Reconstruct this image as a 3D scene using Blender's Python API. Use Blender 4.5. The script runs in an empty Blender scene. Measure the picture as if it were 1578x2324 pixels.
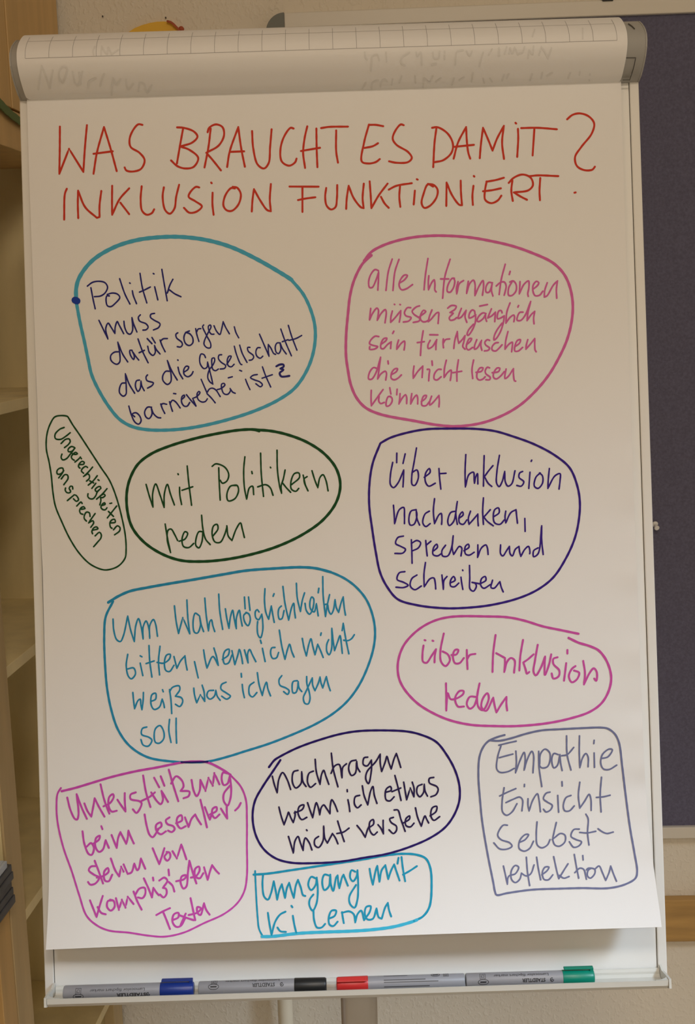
import bpy, bmesh, math, random
from mathutils import Vector, Matrix

random.seed(7)
SC = bpy.context.scene
COL = SC.collection

# ------------------------------------------------------------------ camera
IW, IH, FPX = 1578.0, 2324.0, 2784.0
PITCH, ROLL = math.radians(9.5), 0.0305
CAM = Vector((0.0, 0.0, 1.55))
FWD = Vector((0, math.cos(PITCH), -math.sin(PITCH)))
UPV = Vector((0, math.sin(PITCH), math.cos(PITCH)))
RGT = Vector((1, 0, 0))
RX = math.cos(ROLL) * RGT - math.sin(ROLL) * UPV
UY = math.sin(ROLL) * RGT + math.cos(ROLL) * UPV
cd = bpy.data.cameras.new('camera')
cd.sensor_fit = 'VERTICAL'
cd.sensor_height = 36.0
cd.lens = FPX / IH * 36.0
cd.clip_start = 0.02
cam = bpy.data.objects.new('camera', cd)
COL.objects.link(cam)
B = -FWD
cam.matrix_world = Matrix(((RX.x, UY.x, B.x, CAM.x), (RX.y, UY.y, B.y, CAM.y), (RX.z, UY.z, B.z, CAM.z), (0, 0, 0, 1)))
SC.camera = cam

# ------------------------------------------------------------------ light and exposure
SC.view_settings.view_transform = 'Standard'
SC.view_settings.look = 'None'
SC.view_settings.gamma = 1.0
SC.view_settings.use_curve_mapping = False
SC.view_settings.exposure = 0.0
world = bpy.data.worlds.new('room_ambient')
SC.world = world
world.use_nodes = True
bg = world.node_tree.nodes['Background']
bg.inputs[0].default_value = (1.0, 0.80, 0.56, 1)
bg.inputs[1].default_value = 0.34


def area(name, loc, target, sx, sy, power, col, spread=180):
    l = bpy.data.lights.new(name, 'AREA')
    l.shape = 'RECTANGLE'
    l.size, l.size_y = sx, sy
    l.energy = power
    l.color = col
    l.spread = math.radians(spread)
    o = bpy.data.objects.new(name, l)
    COL.objects.link(o)
    o.location = loc
    o.rotation_euler = (Vector(target) - Vector(loc)).to_track_quat('-Z', 'Y').to_euler()
    return o


area('ceiling_and_fill_light', (0.16, -0.20, 2.66), (0.16, -0.20, 0), 0.34, 0.34, 14.0, (1.0, 0.83, 0.64))
area('added_cool_beam', (-0.5, -0.30, 2.62), (-0.3, 0.66, 0.90), 1.0, 0.18, 1.0, (0.66, 0.82, 1.0), 42)  # added cool light, beam narrowed to brighten only the lower sheet
area('added_cool_beam', (1.75, 0.0, 2.58), (0.10, 1.02, 0.40), 0.6, 0.4, 4.3, (0.64, 0.81, 1.0), 44)  # second added cool beam, placed upper right to shape the sheet's shadow
area('ceiling_and_fill_light', (0.22, -1.75, 2.62), (0.0, 0.6, 0.9), 0.4, 0.4, 13.5, (1.0, 0.82, 0.62))  # warm fill added behind the camera to brighten bookcase and turned sheets

# ------------------------------------------------------------------ frames of reference
T = math.radians(9.9)                       # the flipchart leans back
O = CAM + FWD * 1.39
BU = Vector((1, 0, 0))
BV = Vector((0, math.sin(T), math.cos(T)))
BN = Vector((0, -math.cos(T), math.sin(T)))
PSI = math.radians(2.1)                     # the wall is turned a little
ED = Vector((math.sin(PSI), math.cos(PSI), 0))
EW = Vector((math.cos(PSI), -math.sin(PSI), 0))
DW = 1.945


def ray(x, y):
    return (FWD * FPX + (x - IW / 2) * RX + (IH / 2 - y) * UY).normalized()


def hit(x, y, n, d):
    q = ray(x, y)
    return CAM + q * ((d - CAM.dot(n)) / q.dot(n))


def bd(x, y, h=0.0):
    """photo point -> (u, v) on the board plane lifted by h"""
    P = hit(x, y, BN, O.dot(BN) + h) - O
    return P.dot(BU), P.dot(BV)


def bp(u, v, h):
    return O + BU * u + BV * v + BN * h


def wp(w, d, z):
    return EW * w + ED * d + Vector((0, 0, z))


def wl(x, y, d):
    P = hit(x, y, ED, d)
    return P.dot(EW), P.z


# ------------------------------------------------------------------ materials
def lin(c):
    return tuple((v / 255 / 12.92) if v / 255 <= 0.04045 else ((v / 255 + 0.055) / 1.055) ** 2.4 for v in c)


def material(name, col, rough=0.5, metal=0.0, spec=0.5, var=0.0, vscale=20.0, bump=0.0, bscale=200.0, bdist=0.001, stretch=None, coat=0.0):
    m = bpy.data.materials.new(name)
    m.use_nodes = True
    nt = m.node_tree
    p = nt.nodes['Principled BSDF']
    p.inputs['Base Color'].default_value = (*col, 1)
    p.inputs['Roughness'].default_value = rough
    p.inputs['Metallic'].default_value = metal
    p.inputs['Specular IOR Level'].default_value = spec
    if coat:
        p.inputs['Coat Weight'].default_value = coat
    tc = nt.nodes.new('ShaderNodeTexCoord')
    mp = nt.nodes.new('ShaderNodeMapping')
    nt.links.new(tc.outputs['Object'], mp.inputs['Vector'])
    if stretch:
        mp.inputs['Scale'].default_value = stretch
    if var:
        n = nt.nodes.new('ShaderNodeTexNoise')
        n.inputs['Scale'].default_value = vscale
        n.inputs['Detail'].default_value = 6
        nt.links.new(mp.outputs['Vector'], n.inputs['Vector'])
        r = nt.nodes.new('ShaderNodeValToRGB')
        r.color_ramp.elements[0].position = 0.3
        r.color_ramp.elements[1].position = 0.7
        r.color_ramp.elements[0].color = (*[c * (1 - var) for c in col], 1)
        r.color_ramp.elements[1].color = (*[min(1, c * (1 + var)) for c in col], 1)
        nt.links.new(n.outputs['Fac'], r.inputs['Fac'])
        nt.links.new(r.outputs['Color'], p.inputs['Base Color'])
    if bump:
        n2 = nt.nodes.new('ShaderNodeTexNoise')
        n2.inputs['Scale'].default_value = bscale
        n2.inputs['Detail'].default_value = 3
        nt.links.new(mp.outputs['Vector'], n2.inputs['Vector'])
        b = nt.nodes.new('ShaderNodeBump')
        b.inputs['Strength'].default_value = bump
        b.inputs['Distance'].default_value = bdist
        nt.links.new(n2.outputs['Fac'], b.inputs['Height'])
        nt.links.new(b.outputs['Normal'], p.inputs['Normal'])
    return m


def ink(name, seen, paper, f=0.76):
    a, b = lin(seen), lin(paper)
    return material(name, tuple(min(0.9, f * x / y) for x, y in zip(a, b)), rough=0.6, spec=0.12)


M = {}
M['paper'] = material('white_paper', (0.80, 0.795, 0.79), rough=0.75, spec=0.2, bump=0.12, bscale=900, bdist=0.0003)
M['white'] = material('white_enamel', (0.76, 0.75, 0.72), rough=0.35, spec=0.4)
M['panel'] = material('whiteboard_enamel', (0.84, 0.835, 0.81), rough=0.3, spec=0.4)
M['tray'] = material('tray_cream_plastic', (0.64, 0.63, 0.58), rough=0.4)
M['grey'] = material('grey_plastic', (0.36, 0.355, 0.34), rough=0.5)
M['dark'] = material('dark_seam', (0.05, 0.045, 0.04), rough=0.7)
M['steel'] = material('grey_painted_steel', (0.56, 0.55, 0.54), rough=0.35, metal=0.2)
M['body'] = material('marker_grey_plastic', (0.31, 0.31, 0.335), rough=0.4)
M['print'] = material('marker_black_print', (0.025, 0.025, 0.03), rough=0.5)
M['small_print'] = material('marker_fine_print', (0.10, 0.10, 0.11), rough=0.5)
M['blue'] = material('blue_cap_plastic', (0.010, 0.035, 0.24), rough=0.35)
M['black'] = material('black_cap_plastic', (0.016, 0.017, 0.018), rough=0.4)
M['redcap'] = material('red_cap_plastic', (0.60, 0.03, 0.03), rough=0.35)
M['greencap'] = material('green_cap_plastic', (0.0, 0.24, 0.16), rough=0.35)
M['wall'] = None
M['board_cloth'] = material('dark_blue_felt', (0.135, 0.132, 0.20), rough=0.95, spec=0.1, var=0.14, vscale=260, bump=0.6, bscale=420, bdist=0.0015)
M['frame'] = material('cream_frame', (0.72, 0.68, 0.60), rough=0.4)
M['corner'] = material('grey_corner_plastic', (0.16, 0.17, 0.15), rough=0.5)
M['pin'] = material('white_pin_plastic', (0.85, 0.85, 0.84), rough=0.25)
M['birch'] = material('birch_veneer', (0.56, 0.42, 0.22), rough=0.5, var=0.12, vscale=6, stretch=(6, 6, 0.6))
M['birch_light'] = material('birch_inside', (0.86, 0.73, 0.42), rough=0.55, var=0.10, vscale=5, stretch=(4, 4, 0.8))
M['door'] = material('honey_cupboard_front', (0.62, 0.40, 0.155), rough=0.45, var=0.10, vscale=6, stretch=(6, 6, 0.5))
M['redwood'] = material('red_brown_panel', (0.16, 0.05, 0.015), rough=0.4, var=0.25, vscale=10, stretch=(10, 10, 0.5))
M['railwood'] = material('golden_wall_plank', (0.46, 0.27, 0.085), rough=0.45, var=0.22, vscale=7, stretch=(1.0, 1.0, 8))
M['yellow'] = material('yellow_card', (0.86, 0.52, 0.05), rough=0.6)
M['redtrim'] = material('red_brown_trim', (0.42, 0.08, 0.025), rough=0.6)
M['pipe'] = material('cream_pipe_paint', (0.85, 0.80, 0.66), rough=0.4)
M['ribbon'] = material('green_band', (0.075, 0.14, 0.03), rough=0.5)
M['nail'] = material('dark_nail', (0.05, 0.04, 0.035), rough=0.5)
M['spine'] = material('charcoal_spine', (0.085, 0.094, 0.115), rough=0.4, var=0.15, vscale=60)
M['palebook'] = material('pale_blue_cover', (0.50, 0.58, 0.72), rough=0.3, var=0.3, vscale=40)
M['pages'] = material('book_pages', (0.25, 0.23, 0.21), rough=0.8)
M['floor'] = material('grey_floor', (0.60, 0.54, 0.45), rough=0.6, var=0.1, vscale=8)
M['ceiling'] = material('white_ceiling', (0.86, 0.84, 0.80), rough=0.9)
M['grid'] = material('grey_printed_line', (0.33, 0.32, 0.32), rough=0.7)
M['ghost'] = material('faint_show_through', (0.72, 0.715, 0.705), rough=0.75, spec=0.2)

INK = dict(
    red=ink('red_ink', (158, 40, 22), (181, 165, 144)), teal=ink('teal_ink', (58, 124, 132), (184, 168, 148)),
    navy=ink('navy_ink', (32, 28, 78), (186, 171, 152)), dotblue=ink('blue_ink', (24, 44, 104), (183, 168, 148)),
    pink=ink('pink_ink', (172, 74, 112), (188, 173, 154)), green=ink('green_ink', (18, 54, 22), (190, 174, 158)),
    violet=ink('violet_ink', (46, 22, 98), (197, 184, 170)), teal2=ink('blue_green_ink', (34, 116, 142), (199, 186, 173)),
    pink2=ink('rose_ink', (184, 70, 138), (208, 198, 186)), slate=ink('slate_ink', (104, 106, 136), (213, 207, 201)),
    magenta=ink('magenta_ink', (188, 70, 162), (214, 208, 203)), ink=ink('dark_violet_ink', (34, 16, 84), (206, 197, 188)),
    ink2=ink('blue_black_ink', (36, 24, 62), (206, 197, 188)), cyan=ink('cyan_ink', (26, 146, 180), (220, 216, 213)),
    cyan2=ink('light_cyan_ink', (60, 178, 212), (222, 219, 217)), ghost=M['ghost'])


def wall_material():
    m = bpy.data.materials.new('woodchip_wall_paint')
    m.use_nodes = True
    nt = m.node_tree
    p = nt.nodes['Principled BSDF']
    p.inputs['Base Color'].default_value = (0.80, 0.74, 0.63, 1)
    p.inputs['Roughness'].default_value = 0.75
    tc = nt.nodes.new('ShaderNodeTexCoord')
    mp = nt.nodes.new('ShaderNodeMapping')
    mp.inputs['Scale'].default_value = (1.0, 1.0, 0.75)
    nt.links.new(tc.outputs['Object'], mp.inputs['Vector'])
    n = nt.nodes.new('ShaderNodeTexNoise')
    n.inputs['Scale'].default_value = 150
    n.inputs['Detail'].default_value = 2.5
    n.inputs['Distortion'].default_value = 0.2
    nt.links.new(mp.outputs['Vector'], n.inputs['Vector'])
    r = nt.nodes.new('ShaderNodeValToRGB')
    r.color_ramp.elements[0].position = 0.50
    r.color_ramp.elements[1].position = 0.68
    nt.links.new(n.outputs['Fac'], r.inputs['Fac'])
    b = nt.nodes.new('ShaderNodeBump')
    b.inputs['Strength'].default_value = 0.36
    b.inputs['Distance'].default_value = 0.002
    nt.links.new(r.outputs['Color'], b.inputs['Height'])
    nt.links.new(b.outputs['Normal'], p.inputs['Normal'])
    return m


M['wall'] = wall_material()


# ------------------------------------------------------------------ mesh helpers
def obj(name, verts, faces, mat, parent=None, smooth=False, label=None, kind=None):
    me = bpy.data.meshes.new(name)
    me.from_pydata([tuple(v) for v in verts], [], faces)
    me.validate()
    bm = bmesh.new()
    bm.from_mesh(me)
    bmesh.ops.recalc_face_normals(bm, faces=bm.faces)
    bm.to_mesh(me)
    bm.free()
    if smooth:
        for p in me.polygons:
            p.use_smooth = True
    me.materials.append(mat)
    o = bpy.data.objects.new(name, me)
    COL.objects.link(o)
    if parent is not None:
        o.parent = parent
        o.matrix_parent_inverse = parent.matrix_world.inverted()
    if label:
        o['label'] = label
    if kind:
        o['kind'] = kind
    return o


def thing(name, label, cat, loc, group=None):
    o = bpy.data.objects.new(name, None)
    COL.objects.link(o)
    o.empty_display_size = 0.05
    o.location = loc
    o.matrix_world = Matrix.Translation(loc)
    o['label'] = label
    o['category'] = cat
    if group:
        o['group'] = group
    return o


def tag(o, label, cat, group=None):
    o['label'] = label
    o['category'] = cat
    if group:
        o['group'] = group
    return o


BOXF = [(0, 1, 3, 2), (4, 6, 7, 5), (0, 4, 5, 1), (2, 3, 7, 6), (0, 2, 6, 4), (1, 5, 7, 3)]


def box_pts(fn, a, b):
    return [fn(*(p)) for p in [(x, y, z) for x in (a[0], b[0]) for y in (a[1], b[1]) for z in (a[2], b[2])]]


def box(name, fn, a, b, mat, parent=None, bev=0.0, **k):
    o = obj(name, box_pts(fn, a, b), BOXF, mat, parent, **k)
    if bev:
        m = o.modifiers.new('edge', 'BEVEL')
        m.width = bev
        m.segments = 2
        m.limit_method = 'ANGLE'
    return o


def prism(name, fn, prof, u0, u1, mat, parent=None, smooth=False, **k):
    """profile list of (h, v) swept from u0 to u1; fn(u, v, h)"""
    n = len(prof)
    vs = [fn(u0, v, h) for h, v in prof] + [fn(u1, v, h) for h, v in prof]
    fs = [(i, (i + 1) % n, n + (i + 1) % n, n + i) for i in range(n)] + [tuple(range(n)), tuple(range(n, 2 * n))]
    o = obj(name, vs, fs, mat, parent, **k)
    if smooth:
        for p in o.data.polygons:
            p.use_smooth = len(p.vertices) == 4
    return o


def lathe(name, base, axis, prof, mat, parent=None, seg=32, **k):
    """prof: list of (t along axis, radius)"""
    axis = axis.normalized()
    a = axis.orthogonal().normalized()
    b = axis.cross(a)
    vs, fs = [], []
    for t, r in prof:
        for i in range(seg):
            w = 2 * math.pi * i / seg
            vs.append(base + axis * t + (a * math.cos(w) + b * math.sin(w)) * r)
    for j in range(len(prof) - 1):
        for i in range(seg):
            i2 = (i + 1) % seg
            fs.append((j * seg + i, j * seg + i2, (j + 1) * seg + i2, (j + 1) * seg + i))
    fs.append(tuple(range(seg)))
    fs.append(tuple(range((len(prof) - 1) * seg, len(prof) * seg)))
    o = obj(name, vs, fs, mat, parent, smooth=False, **k)
    for p in o.data.polygons:
        p.use_smooth = len(p.vertices) == 4
    m = o.modifiers.new('split', 'EDGE_SPLIT')
    m.split_angle = math.radians(40)
    return o


# ------------------------------------------------------------------ handwriting strokes
def parse(text):
    """blocks of pen strokes: '@ name ink width x0 y0 scale' then one stroke per line, '!' marks a sharp turn"""
    blocks = []
    for ln in text.strip().split('\n'):
        if ln.startswith('#'):
            continue
        if ln.startswith('@'):
            _, nm, ik, w, x0, y0, s = ln.split()
            cur = (nm, ik, float(w), [])
            blocks.append(cur)
            ox, oy, sc = float(x0), float(y0), float(s)
            continue
        segs, seg = [], []
        for tk in ln.split():
            sharp = tk.endswith('!')
            x, y = tk.rstrip('!').split(',')
            seg.append((ox + float(x) / sc, oy + float(y) / sc))
            if sharp:
                segs.append(seg)
                seg = [seg[-1]]
        if len(seg) > 1:
            segs.append(seg)
        cur[3].append(segs)
    return blocks


def spline(pts, step=2.2):
    if len(pts) == 2:
        (x0, y0), (x1, y1) = pts
        n = max(1, int(math.hypot(x1 - x0, y1 - y0) / 8))
        return [(x0 + (x1 - x0) * i / n, y0 + (y1 - y0) * i / n) for i in range(n + 1)]
    closed = math.hypot(pts[0][0] - pts[-1][0], pts[0][1] - pts[-1][1]) < 0.01
    P = ([pts[-2]] + pts + [pts[1]]) if closed else ([(2 * pts[0][0] - pts[1][0], 2 * pts[0][1] - pts[1][1])] + pts + [(2 * pts[-1][0] - pts[-2][0], 2 * pts[-1][1] - pts[-2][1])])
    out = [pts[0]]
    for i in range(1, len(P) - 2):
        p0, p1, p2, p3 = P[i - 1], P[i], P[i + 1], P[i + 2]
        d = [max(1e-4, math.sqrt(math.hypot(b[0] - a[0], b[1] - a[1]))) for a, b in ((p0, p1), (p1, p2), (p2, p3))]
        n = max(2, int(d[1] ** 2 / step))
        for k in range(1, n + 1):
            t = k / n
            q = []
            for c in (0, 1):
                m1 = (p1[c] - p0[c]) / d[0] - (p2[c] - p0[c]) / (d[0] + d[1]) + (p2[c] - p1[c]) / d[1]
                m2 = (p2[c] - p1[c]) / d[1] - (p3[c] - p1[c]) / (d[1] + d[2]) + (p3[c] - p2[c]) / d[2]
                m1 *= d[1]
                m2 *= d[1]
                q.append((2 * t ** 3 - 3 * t ** 2 + 1) * p1[c] + (t ** 3 - 2 * t ** 2 + t) * m1 + (-2 * t ** 3 + 3 * t ** 2) * p2[c] + (t ** 3 - t ** 2) * m2)
            out.append(tuple(q))
    return out


def ribbon(strokes, width, place, verts, faces):
    """fill verts / faces with flat pen lines with round ends; place((x, y)) -> point on the surface"""
    for si, segs in enumerate(strokes):
        line = []
        z0 = (si % 14) * 4e-6
        for s in segs:
            sp = spline(s)
            line += sp if not line else sp[1:]
        ln = [line[0]]
        for p in line[1:]:
            if math.hypot(p[0] - ln[-1][0], p[1] - ln[-1][1]) > 0.05:
                ln.append(p)
        hw = width / 2 * (0.93 if width < 6 else 0.98)
        n = len(ln)
        rows = []
        for i in range(n):
            a, b = ln[max(0, i - 1)], ln[min(n - 1, i + 1)]
            dx, dy = b[0] - a[0], b[1] - a[1]
            L = math.hypot(dx, dy)
            if L < 1e-6:
                a, b = ln[i], ln[min(n - 1, i + 1)]
                dx, dy = b[0] - a[0], b[1] - a[1]
                L = math.hypot(dx, dy) or 1.0
            wv = hw * (1.0 + 0.05 * math.sin(i * 0.7 + ln[0][0]))
            rows.append((-dy / L * wv, dx / L * wv))
        k0 = len(verts)
        for i, ((x, y), (nx, ny)) in enumerate(zip(ln, rows)):
            verts.append(place((x + nx, y + ny), z0 + i * 1.5e-7))
            verts.append(place((x - nx, y - ny), z0 + i * 1.5e-7))
        for i in range(n - 1):
            a = k0 + 2 * i
            faces.append((a, a + 1, a + 3, a + 2))
        # round ends, and round joints where the pen turns sharply
        disc = [ln[0], ln[-1]]
        for i in range(1, n - 1):
            ax, ay = ln[i][0] - ln[i - 1][0], ln[i][1] - ln[i - 1][1]
            bx, by = ln[i + 1][0] - ln[i][0], ln[i + 1][1] - ln[i][1]
            c = (ax * bx + ay * by) / ((math.hypot(ax, ay) * math.hypot(bx, by)) or 1)
            if c < 0.86:
                disc.append(ln[i])
        for di, (x, y) in enumerate(disc):
            k = len(verts)
            for j in range(10):
                w = 2 * math.pi * j / 10
                verts.append(place((x + hw * math.cos(w), y + hw * math.sin(w)), z0 + n * 1.5e-7 + 2e-6 + di * 1.5e-6))
            faces.append(tuple(range(k, k + 10)))


def flat(name, verts, faces, mat, parent, label=None):
    me = bpy.data.meshes.new(name)
    me.from_pydata([tuple(v) for v in verts], [], faces)
    me.materials.append(mat)
    o = bpy.data.objects.new(name, me)
    COL.objects.link(o)
    o.parent = parent
    o.matrix_parent_inverse = parent.matrix_world.inverted()
    if label:
        o['label'] = label
    return o


# ================================================================== the room
def quad(name, pts, mat):
    # a slab 4 cm thick behind the given face
    a, b, c, d = [Vector(p) for p in pts]
    n = (b - a).cross(d - a).normalized() * -0.04
    vs = [a, b, c, d, a + n, b + n, c + n, d + n]
    return obj(name, vs, [(0, 1, 2, 3), (7, 6, 5, 4), (0, 4, 5, 1), (1, 5, 6, 2), (2, 6, 7, 3), (3, 7, 4, 0)], mat, kind='structure')


W_L, W_R, D_N, Z_C = -0.98, 2.6, -2.6, 2.7
quad('wall_back', [wp(W_L, DW, 0), wp(W_R, DW, 0), wp(W_R, DW, Z_C), wp(W_L, DW, Z_C)], M['wall'])
quad('wall_left', [wp(W_L, D_N, 0), wp(W_L, DW, 0), wp(W_L, DW, Z_C), wp(W_L, D_N, Z_C)], M['wall'])
quad('floor', [wp(W_L, D_N, 0), wp(W_R, D_N, 0), wp(W_R, DW, 0), wp(W_L, DW, 0)], M['floor'])
quad('ceiling', [wp(W_L, DW, Z_C), wp(W_R, DW, Z_C), wp(W_R, D_N, Z_C), wp(W_L, D_N, Z_C)], M['ceiling'])
# wooden guard plank along the wall under the pinboard
DT = DW - 0.018
z1, z0 = wl(1540, 2043, DT)[1], wl(1540, 2138, DT)[1]
box('trim_1', wp, (-0.56, DT, z0), (W_R, DW, z1), M['railwood'], bev=0.002, kind='structure')

# ------------------------------------------------------------------ heating pipe on the wall
pw = (wl(629, 2300, DW - 0.04)[0] + wl(667, 2300, DW - 0.04)[0]) / 2
pipe = thing('heating_pipe', 'cream painted upright pipe running down the textured wall left of the grey stand', 'pipe', wp(pw, DW - 0.04, 0))
lathe('tube', wp(pw, DW - 0.04, 0.0), Vector((0, 0, 1)), [(0, 0.0126), (0.66, 0.0126)], M['pipe'], pipe)
for zz in (0.12, 0.62):
    box('clip', wp, (pw - 0.016, DW - 0.055, zz), (pw + 0.016, DW, zz + 0.014), M['pipe'], pipe, bev=0.002)

# ------------------------------------------------------------------ pinboard
DP = DW - 0.018
pl, pt = wl(602, 30, DP)
pb = wl(1578, 1903, DP)[1]
pr = 1.45
fw_t = pt - wl(640, 64, DP)[1]
fw_b = wl(1540, 1878, DP)[1] - pb
board = thing('pinboard', 'dark blue felt pinboard in a cream frame on the wall behind the flipchart', 'pinboard', wp((pl + pr) / 2, DP, pb))
box('felt_panel', wp, (pl + 0.01, DW - 0.010, pb + 0.008), (pr - 0.01, DW - 0.001, pt - 0.008), M['board_cloth'], board, label='dark blue felt surface')
cr = 0.028
box('frame_bar', wp, (pl + cr, DP, pt - fw_t), (pr - cr, DW - 0.001, pt), M['frame'], board, bev=0.0015, label='cream top frame bar')
box('frame_bar', wp, (pl + cr, DP, pb), (pr - cr, DW - 0.001, pb + fw_b), M['frame'], board, bev=0.0015, label='cream bottom frame bar')
box('frame_bar', wp, (pl, DP, pb + cr), (pl + fw_t, DW - 0.001, pt - cr), M['frame'], board, bev=0.0015)
box('frame_bar', wp, (pr - fw_t, DP, pb + cr), (pr, DW - 0.001, pt - cr), M['frame'], board, bev=0.0015)
for cx, sx in ((pl, 1), (pr, -1)):
    for cz, sz in ((pt, -1), (pb, 1)):
        pts = [(0, cr)] + [(cr - cr * math.cos(a), cr - cr * math.sin(a)) for a in [math.pi / 2 * i / 8 for i in range(1, 8)]] + [(cr, 0), (cr, cr * 0.86), (cr * 0.86, cr)]
        vs = [wp(cx + sx * x, DP - 0.001, cz + sz * y) for x, y in pts] + [wp(cx + sx * x, DW - 0.001, cz + sz * y) for x, y in pts]
        n = len(pts)
        fs = [(i, (i + 1) % n, n + (i + 1) % n, n + i) for i in range(n)] + [tuple(range(n)), tuple(range(n, 2 * n))]
        obj('corner_cap', vs, fs, M['corner'], board, label='rounded grey plastic corner cap')

# small black hook over the top frame bar
ha, hb = wl(1367, 0, DP)[0], wl(1392, 0, DP)[0]
hz = wl(1380, 3, DP)[1]
hk = thing('hook', 'small black hook over the top frame of the pinboard', 'hook', wp((ha + hb) / 2, DP, hz))
box('hook_plate', wp, (ha, DP - 0.003, hz), (hb, DP - 0.0003, pt + 0.004), M['black'], hk, bev=0.001)
box('hook_top', wp, (ha, DP - 0.003, pt + 0.0005), (hb, DW, pt + 0.004), M['black'], hk, bev=0.001)

# push pin in the felt
qw, qz = wl(1486.5, 1188, DW - 0.010)
pin = thing('push_pin', 'small white push pin stuck in the dark pinboard beside the flipchart edge', 'pin', wp(qw, DW - 0.010, qz))
ax = (wp(0.0010, -0.013, -0.0058)).normalized()
b0 = wp(qw, DW - 0.010, qz)
lathe('collar', b0, ax, [(0, 0.0015), (0.0004, 0.0045), (0.002, 0.0050), (0.0034, 0.0042), (0.0042, 0.0026)], M['pin'], pin, seg=20)
lathe('head', b0 + ax * 0.0040, ax, [(0, 0.0024), (0.006, 0.0026), (0.0072, 0.0038), (0.0088, 0.0042), (0.0100, 0.0036), (0.0104, 0.0022)], M['pin'], pin, seg=20)

# ------------------------------------------------------------------ yellow cut-out on the wall
DY = DW - 0.006
outl = [(290, 74), (305, 64), (322, 57), (340, 52), (356, 49.2), (372, 48.6), (383, 49.5), (393, 54), (401, 61), (408, 70), (409, 84), (398, 104), (372, 124), (340, 130), (312, 118), (296, 98)]
dec = thing('wall_decoration', 'yellow card cut-out with a red-brown edge on the wall above the flipchart', 'decoration', wp(*((wl(350, 90, DW)[0], DW, wl(350, 90, DW)[1]))))
pts = [wl(x, y, DY) for x, y in outl]
n = len(pts)
obj('card', [wp(w, DY, z) for w, z in pts] + [wp(w, DW - 0.0005, z) for w, z in pts], [(i, (i + 1) % n, n + (i + 1) % n, n + i) for i in range(n)] + [tuple(range(n)), tuple(range(n, 2 * n))], M['yellow'], dec, label='yellow card')
vs, fs = [], []
ribbon([[[(381, 49), (387, 50.5), (392, 53.5), (399, 60), (406, 67.5), (411, 78)]]], 5.0, lambda p, z=0: wp(wl(p[0], p[1], DY - 0.004)[0], DY - 0.004, wl(p[0], p[1], DY - 0.004)[1]), vs, fs)
rb = obj('edge_trim', vs, fs, M['redtrim'], dec, label='red-brown edge')
sm = rb.modifiers.new('thick', 'SOLIDIFY')
sm.thickness = 0.0035
kw, kz = wl(411.5, 66, DY)
lathe('knob', wp(kw, DW - 0.002, kz), -ED, [(0, 0.0030), (0.002, 0.0042), (0.005, 0.0042), (0.008, 0.0030), (0.009, 0.0012)], M['redtrim'], dec, seg=18, label='red-brown round end')

for (nx, ny, lb) in ((377, 41, 'tiny dark nail in the wall just above the yellow cut-out'), (234, 38, 'tiny dark nail in the wall between the cupboard and the yellow cut-out')):
    w_, z_ = wl(nx, ny, DW)
    tag(lathe('nail', wp(w_, DW + 0.004, z_), -ED, [(0, 0.0006), (0.007, 0.0006), (0.0072, 0.0013), (0.0080, 0.0011)], M['nail'], seg=10), lb, 'nail')

# ------------------------------------------------------------------ bookcase along the left wall
PSI = math.radians(5.0)                     # the bookcase stands a little askew to the wall
ED = Vector((math.sin(PSI), math.cos(PSI), 0))
EW = Vector((math.cos(PSI), -math.sin(PSI), 0))
W0 = -0.5805
WB = -0.94
bk = thing('bookcase', 'tall birch bookcase with open shelves and cupboard doors standing left of the flipchart', 'bookcase', wp(-0.76, 1.2, 0))
D0, D1, D2 = 0.62, 1.440, 1.4935
E1, E2 = 1.849, 1.897
box('stile', wp, (W0 - 0.004, D1, 0.0), (W0, D2, 1.772), M['birch'], bk, bev=0.0012, label='front post between the two bays')
box('stile', wp, (W0 - 0.018, E1, 0.0), (W0, E2, 1.772), M['birch'], bk, bev=0.0012, label='front post against the wall')
box('side_panel', wp, (WB, E2 - 0.020, 0.0), (W0 - 0.022, E2, 1.772), M['birch_light'], bk)
box('side_panel', wp, (WB, 1.4405, 0.0), (W0 - 0.004, 1.476, 1.772), M['birch_light'], bk)
box('side_panel', wp, (WB, D0, 0.0), (W0, D0 + 0.02, 1.772), M['birch'], bk)
box('back_panel', wp, (WB - 0.008, D0, 0.0), (WB, E2, 2.40), M['birch_light'], bk)
for z in (0.434, 0.7637, 1.102, 1.441):
    box('shelf', wp, (WB, 1.476, z - 0.0155), (W0 - 0.001, E2 - 0.020, z), M['birch_light'], bk, bev=0.0008)
for z in (0.8066, 1.102, 1.441):
    box('shelf', wp, (WB, D0 + 0.02, z - 0.012), (W0 - 0.001, 1.4405, z), M['birch_light'], bk, bev=0.0008)
box('rail', wp, (WB, D0, 1.772), (W0, E2, 1.823), M['door'], bk, bev=0.001, label='horizontal rail under the upper doors')
box('cupboard_top', wp, (WB, D0, 2.38), (W0 - 0.02, E2, 2.40), M['door'], bk)
GD = 1.669
box('door', wp, (W0 - 0.020, GD + 0.0028, 1.826), (W0, E2, 2.40), M['door'], bk, bev=0.001, label='upper cupboard door beside the wall')
box('door', wp, (W0 - 0.020, D0, 1.826), (W0, GD - 0.0028, 2.40), M['door'], bk, bev=0.001, label='upper cupboard door of the near bay')
box('inner_divider', wp, (WB, GD - 0.02, 1.823), (W0 - 0.022, GD + 0.02, 2.38), M['redwood'], bk)
ld = box('lower_door', wp, (W0 - 0.020, 1.392, 0.02), (W0, 1.4365, 0.7935), M['door'], bk, bev=0.001, label='framed door under the near shelf')
box('door_panel', wp, (W0 - 0.016, 0.70, 0.06), (W0 - 0.007, 1.392, 0.766), M['redwood'], ld, label='red-brown door panel')
box('door_frame', wp, (W0 - 0.020, 0.70, 0.766), (W0, 1.392, 0.7935), M['door'], ld)

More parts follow.
